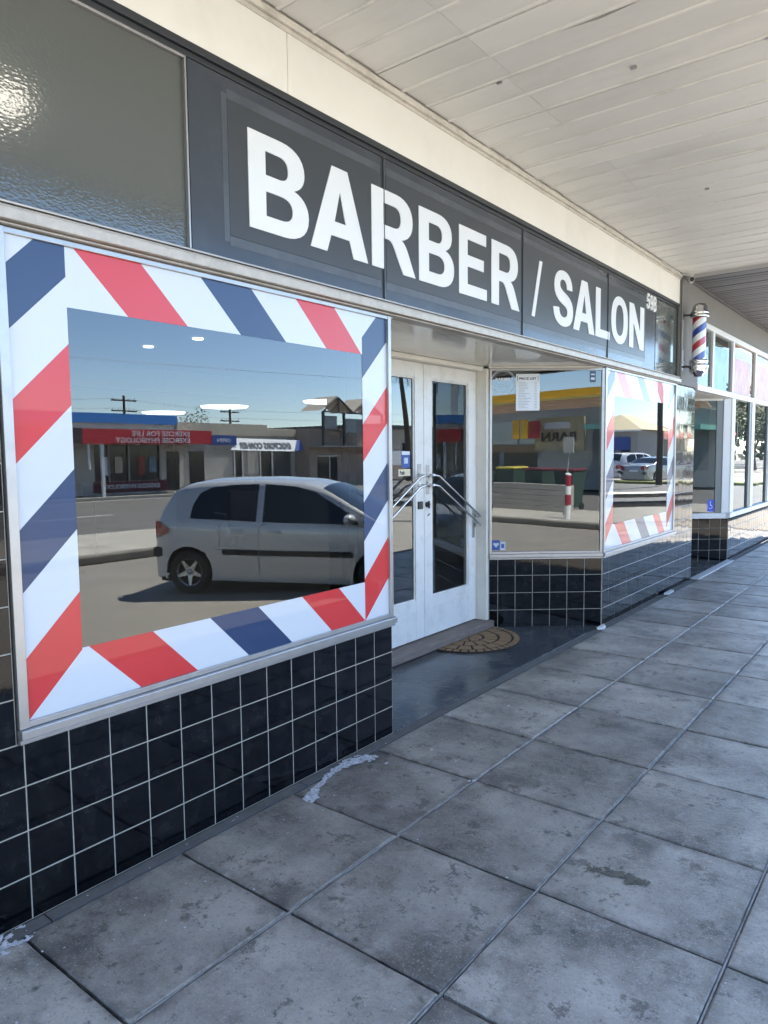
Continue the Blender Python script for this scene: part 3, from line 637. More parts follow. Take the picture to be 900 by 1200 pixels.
for ch, a, c in (('B', -.955, -.599), ('A', -.589, -.175), ('R', -.142, .235), ('B', .27, .627), ('E', .683, 1.011), ('R', 1.07, 1.451), ('/', 1.635, 1.80), ('S', 1.987, 2.34), ('A', 2.345, 2.774), ('L', 2.798, 3.113), ('O', 3.147, 3.555), ('N', 3.595, 3.997)):
    ex = .012 if ch in 'SO' else 0
    glyph(ch, frameM((.0046, a, LZ0-ex/2), (0, 1, 0)), c-a, LZ1-LZ0+ex, .004, letter_m, sign)
for ch, a in (('5', 4.055), ('9', 4.155), ('B', 4.255)):
    glyph(ch, frameM((.007, a, 2.897), (0, 1, 0)), .088, .145, .01, letter_m, sign, name='numeral')
for e0, e1 in ((4.356, 4.362), (5.085, 5.1)): b = MB(); b.box(-.03, .002, e0, e1, 2.324, 3.043); b.build('end_frame', dark_trim, sign)
b = MB(); b.box(-.03, -.008, 4.363, 5.084, 2.324, 3.043); b.build('end_pane', mat('grey_glass_panel', (.10, .115, .11), .09, .5, ior=1.7, var=.2, vscale=3), sign)

# ================================================================== CANOPIES
can = thing('street_canopy', 'cream boarded canopy soffit over the footpath in front of the barber shop', 'canopy', (0, 1.2, 3.41))
bp_ = .2215; y = 5.195; k = 0
BM = {}
while y > -6.2:
    y0, y1 = y-bp_, y; zz = random.uniform(-.004, .004)
    cuts = [.036, random.choice((.52, .62, .55, 1.7, 1.95)), 2.60]
    o = None
    for a, c in zip(cuts, cuts[1:]):
        b = MB(); sag = random.uniform(-.003, .003)
        vs = []; n = 16 if k == 22 else 8
        for i in range(n+1):
            x = a+.001+(c-a-.002)*i/n; u = i/n; dz = sag*math.sin(PI*u)
            wq = 0; wy = 0
            if k == 22 and a > .1: wy = .034*math.exp(-((x-1.08)/.17)**2)
            vs += [(x, y0+.0035+wy, 3.41+zz+dz), (x, y1-.0035, 3.41+zz+dz), (x, y0+.0035+wy, 3.43+zz+dz), (x, y1-.0035, 3.43+zz+dz)]
        fs = []
        for i in range(n):
            q = 4*i; r_ = q+4; fs += [(q, r_, r_+1, q+1), (q+2, q+3, r_+3, r_+2), (q, q+2, r_+2, r_), (q+1, r_+1, r_+3, q+3)]
        fs += [(0, 1, 3, 2), (4*n, 4*n+2, 4*n+3, 4*n+1)]
        b.add(vs, fs); o = b.build('soffit_board', board_m, can)
        l = MB(); w0 = y1-.026; vs = []
        for i in range(n+1):
            x = a+.001+(c-a-.002)*i/n; dz = sag*math.sin(PI*i/n)
            vs += [(x, w0, 3.4095+zz+dz), (x, y1-.004, 3.4095+zz+dz), (x, y1-.007, 3.4035+zz+dz), (x, w0+.005, 3.4035+zz+dz)]
        fs = []
        for i in range(n): q = 4*i; r_ = q+4; fs += [(q+j, q+(j+1) % 4, r_+(j+1) % 4, r_+j) for j in range(4)]
        l.add(vs, fs+[(0, 1, 2, 3), (4*n+3, 4*n+2, 4*n+1, 4*n)]); l.build('board_lip', lip_m, o)
    y -= bp_; k += 1
b = MB(); b.box(.0, 2.66, -6.4, 5.2, 3.436, 3.50); b.build('canopy_deck', gap_dark, can)
b = MB(); b.box(2.61, 2.66, -6.4, 5.2, 3.33, 3.434); b.box(2.602, 2.672, -6.4, 5.2, 3.501, 3.62); b.build('canopy_fascia', mat('canopy_fascia_m', (.3, .3, .31), .6, var=.1, vscale=3), can)
b = MB()
for (u, v) in ((1.05, .62), (.47, .33), (1.62, .75), (.9, 2.6)): b.box(u-.014, u+.014, v-.006, v+.006, 3.399, 3.41)
b.build('clip', alu, can)
lampo = thing('canopy_light', 'lit round bulkhead lamp under the canopy near the pebbled glass', 'lamp', (1.56, -1.20, 3.40))
b = MB(); b.lathe([(.0, 3.33), (.08, 3.335), (.12, 3.36), (.125, 3.39)], M=Matrix.Translation((1.56, -1.20, 0))); b.build('diffuser', emit('canopy_lamp', (1, .93, .8), 2.2), lampo)
b = MB(); b.lathe([(.127, 3.385), (.14, 3.385), (.14, 3.402), (.0, 3.402)], M=Matrix.Translation((1.56, -1.20, 0))); b.build('lamp_base', alu, lampo)

nb = thing('neighbour_shop', 'grey neighbouring shop with upper poster windows and tall white framed glazing', 'shop', (0, 8.5, 0))
b = MB(); b.box(-.1, .018, 5.125, 5.86, 2.25, 3.46); b.box(-.1, .0, 5.862, 12.5, 3.055, 3.46); b.build('wall', grey_wall, nb, bevel=.004)
b = MB(); b.tube((.03, 5.14, 2.3), (.03, 5.14, 3.4), .011, n=8); b.tube((.03, 5.22, 3.38), (.03, 5.14, 3.4), .009, n=8)
b.build('conduit', grey_wall, nb)
c2 = thing('neighbour_canopy', 'grey narrow boarded canopy soffit beyond the barber shop corner', 'canopy', (0, 8, 3.4))
y = 5.215; k = 0
def edge_x(y): return 2.6 if y < 8.6 else (2.6-(y-8.6)/2.2*1.2 if y < 10.8 else max(.1, 1.4-(y-10.8)/2.0*1.4))
while y < 12.6:
    b = MB(); x1 = edge_x(y+.05); b.box(.03, x1, y, y+.088, 3.412+random.uniform(-.003, .003), 3.43); b.build('soffit_board', grey_board, c2, bevel=.003)
    y += .102
b = MB(); b.prism([Vector(p) for p in ((0, 5.205, 3.436), (2.62, 5.205, 3.436), (2.62, 8.6, 3.436), (1.42, 10.8, 3.436), (0, 12.7, 3.436))], (0, 0, .1)); b.build('canopy_deck', gap_dark, c2)
b = MB(); b.box(.0185, .034, 5.21, 11.2, 3.385, 3.41); b.build('edge_moulding', grey_board, c2)
b = MB(); b.box(.05, 2.6, 5.197, 5.211, 3.37, 3.44); b.build('end_board', mat('end_board_m', (.4, .4, .4), .6), c2)

# neighbour glazing
nw = mat('neighbour_frame_paint', (.68, .69, .70), .4, var=.03, vscale=6)
post1 = mat('faded_poster', (.62, .40, .56), .5, var=.3, vscale=7, dirt=(.6, .6, .75), dirt_amt=.8, dirt_scale=5); post2 = mat('sky_poster', (.32, .58, .78), .5, var=.22, vscale=7)
upper = [5.862, 6.66, 7.72, 9.17, 10.6, 12.0]
fr = MB(); fr.box(-.06, .012, 5.862, 12.4, 2.985, 3.052); fr.box(-.06, .024, 5.862, 12.4, 2.232, 2.30)
for u in upper[1:]: fr.box(-.06, .008, u-.09, u, 2.3005, 2.9845)
uf = fr.build('window', nw, nb, bevel=.003)
for i, (a, c) in enumerate(zip(upper, upper[1:])):
    pane('glass_pane', uf, (0, 0), (0, 1), a+.002, c-.092, 2.302, 2.983, -.02, decal_g)
    if i: 
        m_ = [None, post2, post1, post1, post2][i]
        b = MB(); b.box(-.0194, -.0182, a+.03, c-.092-(.22 if i != 3 else .05), 2.305, 2.80 if i == 2 else 2.84); b.build('poster', m_, uf)
b = MB(); b.box(-.9, -.06, 5.87, 12.3, 2.23, 2.24); b.build('shelf', cream, nb)
b = MB(); b.box(-.30, -.032, 9.0, 9.07, 2.302, 2.98); b.box(-.3, -.032, 7.74, 9.05, 2.93, 2.98); b.build('timber_lining', mat('orange_timber', (.75, .28, .08), .5, var=.2, vscale=6), nb)
lower = [7.66, 9.12, 10.4, 11.6]
na = Vector((-1.02, 6.80, 0)); nbp = Vector((-.003, 7.645, 0)); ndv = (nbp-na).normalized(); nL = (nbp-na).length; nn = Vector((ndv.y, -ndv.x, 0))
tile_wall(nb, (-.007, 7.65), (0, 1), 3.4, 0, .545, tilt=.008)
tile_wall(nb, (na.x-nn.x*.007, na.y-nn.y*.007), ndv, nL, 0, .590, tilt=.004)
b = MB(); b.box(-.05, .03, 7.60, 12.0, .60, .665); frame_box(b, (na.x, na.y), ndv, 0, nL-.01, .592, .665, -.04, .02)
b.box(-.06, .014, 7.652, 7.84, .667, 2.231); b.box(-.06, .010, 8.95, 9.14, .667, 2.231); b.box(-.06, .010, 10.3, 10.42, .667, 2.231)
frame_box(b, (na.x, na.y), ndv, nL-.10, nL-.004, .667, 2.231, -.03, .004); frame_box(b, (na.x, na.y), ndv, 0, nL-.11, 2.20, 2.231, -.03, .004)
lw = b.build('window', nw, nb, bevel=.003)
mul_m = mat('dark_mullion', (.16, .18, .18), .4)
b = MB(); b.box(-.05, .002, 8.80, 8.948, .667, 2.231); b.build('mullion', mul_m, lw)
b = MB(); b.box(-.05, .002, 10.18, 10.298, .667, 2.231); b.build('mullion', mul_m, lw)
b = MB(); frame_box(b, (na.x, na.y), ndv, nL-.19, nL-.101, .667, 2.199, -.03, -.006); b.build('mullion', mul_m, lw)
pane('glass_pane', lw, (0, 0), (0, 1), 7.842, 8.798, .667, 2.231, -.02, pane_g); pane('glass_pane', lw, (0, 0), (0, 1), 9.142, 10.178, .667, 2.231, -.02, pane_g)
pane('glass_pane', lw, (na.x, na.y), ndv, 0.0, nL-.192, .667, 2.199, -.016, pane_g)
b = MB(); frame_box(b, (na.x, na.y), ndv, nL-.44, nL-.22, 1.25, 2.1, -.20, -.16); b.build('display_board', mat('dark_display', (.02, .025, .035), .5), nb)
b = MB(); frame_box(b, (na.x, na.y), ndv, nL-.7, nL-.36, 2.0, 2.19, -.20, -.16); b.build('red_banner', mat('red_banner_m', (.35, .03, .04), .6), nb)
b = MB(); b.box(-5, -1.05, 5.95, 12.4, -.1, .01); b.box(-5.1, -5, 5.95, 12.4, 0, 3.4); b.box(-5, -.1, 12.3, 12.4, 0, 3.4); b.box(-5, -.12, 5.95, 12.4, 2.9, 2.95) ; b.box(-5.1, -.05, 5.95, 12.5, 3.47, 3.6); b.build('interior_shell', inner, nb)
b = MB(); b.prism([Vector(p) for p in ((0, 5.86, -.03), (0, 7.64, -.03), (-1.02, 6.79, -.03), (-1.02, 5.96, -.03))], (0, 0, .032)); b.build('entry_floor', recess_m, nb)
b = MB(); b.box(-.005, .09, 5.85, 7.64, .0022, .02); b.build('threshold_strip', mat('pale_threshold', (.5, .5, .5), .5, var=.1, vscale=10), nb, bevel=.004)
b = MB(); b.box(-1.1, -1.03, 5.9, 6.85, 0, 2.3); b.build('entry_door', mat('dark_green_door', (.012, .02, .02), .4), nb)
# accessibility sticker
q = Vector((nbp.x, nbp.y, 0))-ndv*.285+nn*(-.0155); M = frameM((q.x, q.y, .685), ndv)
t = thing('access_sticker', 'blue wheelchair access sticker low on the angled window of the neighbouring shop', 'sticker', (q.x, q.y, .685))
acc = mat('access_blue', (.02, .09, .6), .4); flat('sticker_sheet', M, .088, .165, acc, t)
b = MB(); Mt = M @ Matrix.Translation((0, 0, .001))
def seg(b, p, q_, w=.006): 
    p, q_ = Vector((*p, 0)), Vector((*q_, 0)); d_ = (q_-p).normalized(); n_ = Vector((-d_.y, d_.x, 0))*w/2
    b.add([Mt @ v for v in (p-n_, q_-n_, q_+n_, p+n_)], [(0, 1, 2, 3)])
seg(b, (.04, .12), (.043, .085)); seg(b, (.043, .085), (.06, .085)); seg(b, (.06, .085), (.07, .055))
for i in range(10): a0, a1 = -2.9+i*.36, -2.9+(i+1)*.36; seg(b, (.043+.022*math.cos(a0), .062+.022*math.sin(a0)), (.043+.022*math.cos(a1), .062+.022*math.sin(a1)), .005)
seg(b, (.034, .133), (.046, .133), .012); b.build('wheelchair_symbol', mat('symbol_white', (.8, .8, .8), .5), t, fix=False)

# ================================================================== BARBER POLE
bp = thing('barber_pole', 'wall mounted barber pole with red, white and blue spiral and chrome caps', 'barber pole', (.17, 5.28, 2.72))
pc = Vector((.175, 5.28, 0)); MT = Matrix.Translation(pc)
def spiral():
    m = bpy.data.materials.new('spiral_stripes'); m.use_nodes = True; t = m.node_tree; N, L = t.nodes, t.links; b = N['Principled BSDF']
    tc = N.new('ShaderNodeTexCoord'); sx = N.new('ShaderNodeSeparateXYZ'); L.new(tc.outputs['Object'], sx.inputs[0])
    at = N.new('ShaderNodeMath'); at.operation = 'ARCTAN2'; L.new(sx.outputs[1], at.inputs[0]); L.new(sx.outputs[0], at.inputs[1])
    a = N.new('ShaderNodeMath'); a.operation = 'MULTIPLY_ADD'; L.new(at.outputs[0], a.inputs[0]); a.inputs[1].default_value = -1/(2*PI); 
    z = N.new('ShaderNodeMath'); z.operation = 'MULTIPLY'; L.new(sx.outputs[2], z.inputs[0]); z.inputs[1].default_value = 1/.30; L.new(z.outputs[0], a.inputs[2])
    f = N.new('ShaderNodeMath'); f.operation = 'FRACT'; 
    ad = N.new('ShaderNodeMath'); ad.operation = 'ADD'; ad.inputs[1].default_value = 10.30; L.new(a.outputs[0], ad.inputs[0]); L.new(ad.outputs[0], f.inputs[0])
    cr = N.new('ShaderNodeValToRGB'); cr.color_ramp.interpolation = 'CONSTANT'; e = cr.color_ramp.elements
    e[0].position = 0; e[0].color = (.78, .78, .8, 1); e[1].position = .22; e[1].color = (.45, .015, .03, 1)
    for p, c in ((.47, (.78, .78, .8, 1)), (.72, (.015, .05, .32, 1)), (.97, (.78, .78, .8, 1))): q = e.new(p); q.color = c
    L.new(f.outputs[0], cr.inputs[0]); L.new(cr.outputs[0], b.inputs['Base Color']); b.inputs['Roughness'].default_value = .3; b.inputs['Coat Weight'].default_value = 1; b.inputs['Coat Roughness'].default_value = .02; return m
b = MB(); b.lathe([(.070, 2.505), (.070, 2.955)], n=40, M=MT); b.build('striped_tube', spiral(), bp)
b = MB(); b.lathe([(.079, 2.958), (.092, 2.955), (.096, 2.965), (.096, 2.985), (.089, 2.99), (.093, 3.0), (.093, 3.015), (.078, 3.03), (.074, 3.07), (.055, 3.10), (.0, 3.11)], n=32, M=MT); b.build('top_cap', chrome, bp)
b = MB(); b.lathe([(.079, 2.503), (.092, 2.506), (.096, 2.495), (.096, 2.478), (.087, 2.47), (.099, 2.455), (.104, 2.43), (.092, 2.41), (.096, 2.395), (.085, 2.37), (.05, 2.345), (.045, 2.33), (.0, 2.328)], n=32, M=MT); b.build('bottom_cap', chrome, bp)
b = MB()
for z in (2.99, 2.44): b.tube((.018, 5.22, z), (.10, 5.245, z), .011, n=8); b.box(.018, .026, 5.19, 5.25, z-.04, z+.04)
b.build('bracket', black_pl, bp)
b = MB(); b.tube((.03, 5.185, 2.48), (.03, 5.185, 2.62), .012, n=10); b.tube((.03, 5.185, 2.50), (.08, 5.24, 2.45), .005, n=6); b.tube((.03, 5.185, 2.63), (.03, 5.185, 2.94), .004, n=6); b.build('power_inlet', mat('grey_plastic', (.5, .5, .5), .5), bp)
sc_ = thing('security_camera', 'small white bullet security camera with dark lens at the canopy corner', 'camera', (.06, 5.24, 3.36))
b = MB(); b.lathe([(0, 3.41), (.03, 3.41), (.03, 3.395), (.012, 3.39), (.012, 3.375)], n=16, M=Matrix.Translation((.10, 5.20, 0))); b.tube((.08, 5.26, 3.352), (.13, 5.12, 3.34), .028, n=16); b.build('housing', mat('camera_white', (.6, .6, .58), .4), sc_)
b = MB(); b.tube((.13, 5.12, 3.34), (.1345, 5.108, 3.339), .023, n=16); b.build('lens', black_pl, sc_)
cb = thing('loose_cable', 'pale cable looping along the soffit edge at the end of the cream fascia', 'cable', (.05, 4.7, 3.4))
b = MB(); pp = [Vector((.045, 4.35, 3.40)), Vector((.06, 4.6, 3.372)), Vector((.05, 4.8, 3.392)), Vector((.07, 4.95, 3.365)), Vector((.06, 5.08, 3.39)), Vector((.09, 5.18, 3.395))]
for p, q in zip(pp, pp[1:]): b.tube(p, q, .006, n=6)
b.build('cable_run', mat('pale_cable', (.55, .53, .5), .5), cb)

# ================================================================== DOORMAT
dm = thing('doormat', 'half round brown coir doormat with dark stone pattern at the doorstep', 'doormat', (-.723, 1.95, .002))
N_ = 40; hw, dp = .45, .425
def ell(a, k=1.0): return Vector((-.722+dp*k*math.sin(a), 1.96-hw*k*math.cos(a), 0))
b = MB(); b.prism([ell(PI*i/N_)+Vector((0, 0, .0028)) for i in range(N_+1)], (0, 0, .008)); b.build('backing', coir_dark, dm)
pads = []
rr = random.Random(5)
def pad(k0, k1, a0, a1):
    n = 5; o_ = [ell(a0+(a1-a0)*i/n, k1) for i in range(n+1)]; i_ = [ell(a1+(a0-a1)*i/n, k0) for i in range(n+1)] if k0 > 0 else [ell(0, 0)]
    b = MB(); b.prism([p+Vector((0, 0, .0112)) for p in o_+i_], (0, 0, .006)); b.build('pile_block', coir, dm, bevel=.003)
def ringpads(k0, k1, n, off):
    cuts = [off*PI/n*0+PI*i/n for i in range(n+1)]
    for a, c in zip(cuts, cuts[1:]): pad(k0, k1, a+.022/k1, c-.022/k1)
ringpads(.88, .99, 21, 0); ringpads(.62, .84, 9, 0); ringpads(.33, .575, 7, 0); ringpads(.05, .285, 4, 0)

# ================================================================== MARKS ON THE FOOTPATH
white_sp = mat('dried_white_paint', (.56, .58, .62), .8, var=.3, vscale=45, dirt=(.16, .155, .15), dirt_amt=.9, dirt_scale=28)
def blob(b, cx, cy, r, rr, z=.0025, sx=1, sy=1):
    n = 9; ph = rr.uniform(0, 6); pts = [Vector((cx+sx*r*(1+rr.uniform(-.35, .35))*math.cos(2*PI*i/n+ph), cy+sy*r*(1+rr.uniform(-.35, .35))*math.sin(2*PI*i/n+ph), z)) for i in range(n)]
    b.add([p for p in pts], [tuple(range(n))])
from mathutils import noise as mn
def ragged(x0, x1, y0, y1, fn, step=.004, z=.0032, off=0):
    b = MB(); nx, ny = int((x1-x0)/step), int((y1-y0)/step)
    for i in range(nx):
        for j in range(ny):
            x, y = x0+(i+.5)*step, y0+(j+.5)*step
            n = mn.fractal(Vector((x*38+off, y*38, 1.7)), 1.0, 2.2, 5)
            if fn(x, y)+n*.42 > .5 and mn.noise(Vector((x*160+off, y*160, 3)))+mn.noise(Vector((x*60, y*60, 9)))*.6 < .38: q = step*.5; b.add([(x-q, y-q, z), (x+q, y-q, z), (x+q, y+q, z), (x-q, y+q, z)], [(0, 1, 2, 3)])
    return b
def tr_fn(x, y):
    tr_ = [(.165, -.83, .026), (.145, -.80, .032), (.125, -.76, .018), (.105, -.70, .012), (.09, -.66, .016), (.075, -.61, .018), (.058, -.55, .018), (.055, -.50, .03), (.055, -.45, .036), (.07, -.40, .04), (.09, -.35, .038), (.12, -.31, .022)]
    best = 0
    for p, q in zip(tr_, tr_[1:]):
        dx, dy = q[0]-p[0], q[1]-p[1]; t_ = max(0, min(1, ((x-p[0])*dx+(y-p[1])*dy)/(dx*dx+dy*dy))); r = p[2]+(q[2]-p[2])*t_
        d = math.hypot(x-p[0]-dx*t_, y-p[1]-dy*t_); best = max(best, .98-d/r*.5)
    return best
tag(ragged(.005, .22, -.88, -.27, tr_fn, .003).build('paint_spill', white_sp, fix=False), 'wriggling white splash of dried paint on the paving by the tiled wall', 'stain')
rr = random.Random(11)
tag(ragged(.005, .22, -2.32, -1.95, lambda x, y: .92-math.hypot((x-.03)/.10, (y+2.15)/.13)*.62, .003, off=9).build('paint_splash', white_sp, fix=False), 'white speckled paint splash at the foot of the tiles, bottom left corner', 'stain')
tag(ragged(1.34, 1.62, -.70, -.44, lambda x, y: .80-math.hypot(((x-1.48)+(y+.57)*.3)/.10, ((y+.57)-(x-1.48)*.2)/.035)*.36, .004, off=4).build('brown_stain', mat('brown_stain_m', (.11, .105, .08), .8, var=.3, vscale=20), fix=False), 'brown damp stain patch on a paving slab at the lower right', 'stain')
b = MB()
for k in range(230):
    x = rr.uniform(.02, 2.3); y = rr.uniform(-2.6, 8)
    if rr.random() < .55: x = rr.uniform(.02, .5); y = rr.uniform(-2.4, .3)
    blob(b, x, y, rr.uniform(.0015, .0045), rr, z=.0026)
for (x, y, r) in ((.211, -.33, .012), (.655, -.235, .012), (.3, -.06, .014), (.64, -.25, .01), (.1, .42, .012), (.31, .75, .012), (.36, 1.7, .012)): blob(b, x, y, r, rr, z=.003, sx=.7)
kind(b.build('pale_specks', white_sp, fix=False), 'stuff')
t = MB(); t.prism([Vector(p) for p in ((.035, 2.86, .003), (.075, 2.90, .003), (.06, 2.99, .003), (.03, 3.03, .003))], (-.01, 0, .02)); tag(t.build('crumpled_paper', mat('litter_paper', (.6, .6, .6), .8)), 'crumpled white scrap of paper at the foot of the tiled corner', 'litter')
t = MB(); t.prism([Vector(p) for p in ((.03, 4.72, .003), (.07, 4.76, .003), (.065, 4.95, .003), (.025, 4.98, .003))], (0, 0, .02)); tag(t.build('paper_scrap', MATS['litter_paper']), 'small white paper scrap lying near the far end of the tiled wall', 'litter')

# ================================================================== INSIDE LAMPS
lam = emit('interior_lamp', (1, .97, .92), .8); dls = emit('downlight_lamp', (1, .97, .93), 1.0)
lab = ['leftmost pendant disc lamp glowing behind the main window', 'middle pendant disc lamp glowing behind the main window', 'pendant disc lamp nearest the glass, right side of the main window']
for (x, y), l_ in zip(((-6.45, 3.135), (-4.887, 2.935), (-3.38, 3.232)), lab):
    t = thing('pendant_lamp', l_, 'lamp', (x, y, 2.15), group='disc lamps inside the barber shop')
    b = MB(); b.lathe([(0, 2.125), (.28, 2.13), (.3, 2.15)], n=32, M=Matrix.Translation((x, y, 0))); b.build('lamp_shade', lam, t)
    b = MB(); b.tube((x, y, 2.152), (x, y, 2.748), .004, n=6); b.lathe([(.3, 2.151), (.2, 2.165), (0, 2.17)], n=32, M=Matrix.Translation((x, y, 0))); b.build('cord', black_pl, t)
lab = ['small ceiling downlight seen at the top left inside the main window', 'small downlight seen just left of centre under the striped top border', 'small downlight seen centre under the striped top border', 'rightmost small downlight seen under the striped top border']
for (x, y), l_ in zip(((-3.02, -.09), (-4.71, 1.74), (-3.86, 1.76), (-3.0, 1.73)), lab):
    b = MB(); b.tube((x, y, 2.738), (x, y, 2.749), .055, n=20); tag(b.build('downlight', dls), l_, 'lamp', 'downlights inside the barber shop')

def barber_chair(x, y, a, label):
    t = thing('barber_chair', label, 'chair', (0, 0, .076)); vin = mat('chair_vinyl', (.05, .02, .02), .35); st_ = mat('dull_chair_steel', (.12, .12, .12), .4, metal=.5)
    b = MB(); b.lathe([(0, .076), (.3, .076), (.28, .11), (.05, .13), (.05, .45), (0, .45)], n=24); b.build('pedestal', st_, t)
    b = MB(); b.box(-.26, .26, -.25, .27, .45, .58); b.build('seat', vin, t, bevel=.03)
    b = MB(); b.box(-.25, .25, -.33, -.24, .58, 1.12); b.build('backrest', vin, t, bevel=.03)
    b = MB(); b.box(-.14, .14, -.34, -.26, 1.16, 1.32); b.build('headrest', vin, t, bevel=.02)
    for q in (-.31, .27): b = MB(); b.box(q, q+.05, -.25, .22, .72, .78); b.build('armrest', st_, t, bevel=.01)
    b = MB(); b.box(-.2, .2, .42, .56, .18, .21); b.tube((0, .2, .45), (0, .48, .2), .02, n=8); b.build('footrest', st_, t)
    t.location = (x, y, .0); t.rotation_euler = (0, 0, a)
barber_chair(-5.6, 1.2, 1.2, 'dark barber chair standing inside nearer the left of the main window'); barber_chair(-5.8, 3.9, 1.2, 'dark barber chair standing inside behind the left entrance door')
b = MB(); b.box(-6.6, -6.45, -2.6, 5.8, 2.45, 2.748); b.build('ceiling_bulkhead', mat('bulkhead_white', (.6, .6, .6), .7), shop)
b = MB(); b.box(-9.995, -9.9, -2.0, 5.0, 1.0, 1.9); b.build('wall_mirror', chrome, shop)
# ================================================================== ACROSS THE STREET
paint_w = mat('car_white', (.62, .63, .64), .22, coat=1, coat_rough=.03); paint_s = mat('car_silver', (.36, .38, .40), .25, metal=.4, coat=1); paint_g = mat('car_grey', (.16, .18, .20), .25, metal=.3, coat=1); paint_r = mat('car_red', (.3, .02, .02), .25, coat=1)
car_glass = mat('car_glass', (.008, .01, .012), .04, .6); tyre_m = mat('tyre', (.02, .02, .02), .8); rim_m = mat('alloy_rim', (.5, .5, .5), .3, metal=.8)
lamp_r = mat('tail_lens', (.28, .01, .01), .15, coat=1); lamp_c = mat('head_lens', (.6, .62, .65), .1, coat=1); well = mat('wheel_well', (.01, .01, .01), .9)
def interp(pts, x):
    if x <= pts[0][0]: return pts[0][1]
    for (a, b), (c, d) in zip(pts, pts[1:]):
        if x <= c: t = (x-a)/(c-a); return b+(d-b)*t
    return pts[-1][1]
def smooth_prof(pts, x, r=.05): return (interp(pts, x-r)+interp(pts, x)*2+interp(pts, x+r))/4
STY = {
 'hatch': dict(L=3.92, W=.83, top=[(0, .62), (.03, .95), (.16, 1.2), (.34, 1.43), (.7, 1.485), (1.5, 1.50), (2.05, 1.475), (2.35, 1.40), (3.02, 1.02), (3.2, .97), (3.7, .86), (3.88, .72), (3.92, .5)], belt=[(0, .93), (3.1, .89), (3.92, .7)], wr=.285, wx=(.53, 3.07), ws=(2.31, 3.04), rw=(.10, .40),
        side=[[(.56, .99), (.58, 1.16), (.66, 1.31), (.82, 1.38), (1.1, 1.41), (1.47, 1.42), (1.47, .95)], [(1.56, .95), (1.56, 1.42), (1.95, 1.395), (2.22, 1.33), (2.74, 1.03), (2.82, .93)]]),
 'sedan': dict(L=4.6, W=.9, top=[(0, .7), (.05, .98), (.6, 1.05), (.85, 1.1), (1.35, 1.38), (1.8, 1.45), (2.4, 1.45), (2.8, 1.36), (3.4, 1.0), (4.3, .82), (4.55, .65), (4.6, .5)], belt=[(0, .92), (3.4, .9), (4.6, .7)], wr=.32, wx=(.95, 3.75), ws=(2.75, 3.4), rw=(.82, 1.36),
        side=[[(1.15, .97), (1.5, 1.3), (1.75, 1.36), (2.1, 1.37), (2.1, .95)], [(2.2, .95), (2.2, 1.37), (2.5, 1.35), (2.75, 1.27), (3.2, .97)]]),
 'suv': dict(L=4.5, W=.92, top=[(0, .7), (.05, 1.05), (.2, 1.4), (.45, 1.66), (1.0, 1.7), (2.3, 1.7), (2.7, 1.6), (3.3, 1.12), (4.2, .98), (4.45, .8), (4.5, .55)], belt=[(0, 1.05), (3.3, 1.02), (4.5, .8)], wr=.36, wx=(.85, 3.55), ws=(2.65, 3.28), rw=(.12, .42),
        side=[[(.55, 1.1), (.62, 1.45), (.9, 1.58), (1.3, 1.59), (1.3, 1.08)], [(1.4, 1.08), (1.4, 1.59), (2.1, 1.59), (2.1, 1.08)], [(2.2, 1.08), (2.2, 1.59), (2.45, 1.54), (3.0, 1.1)]]),
}
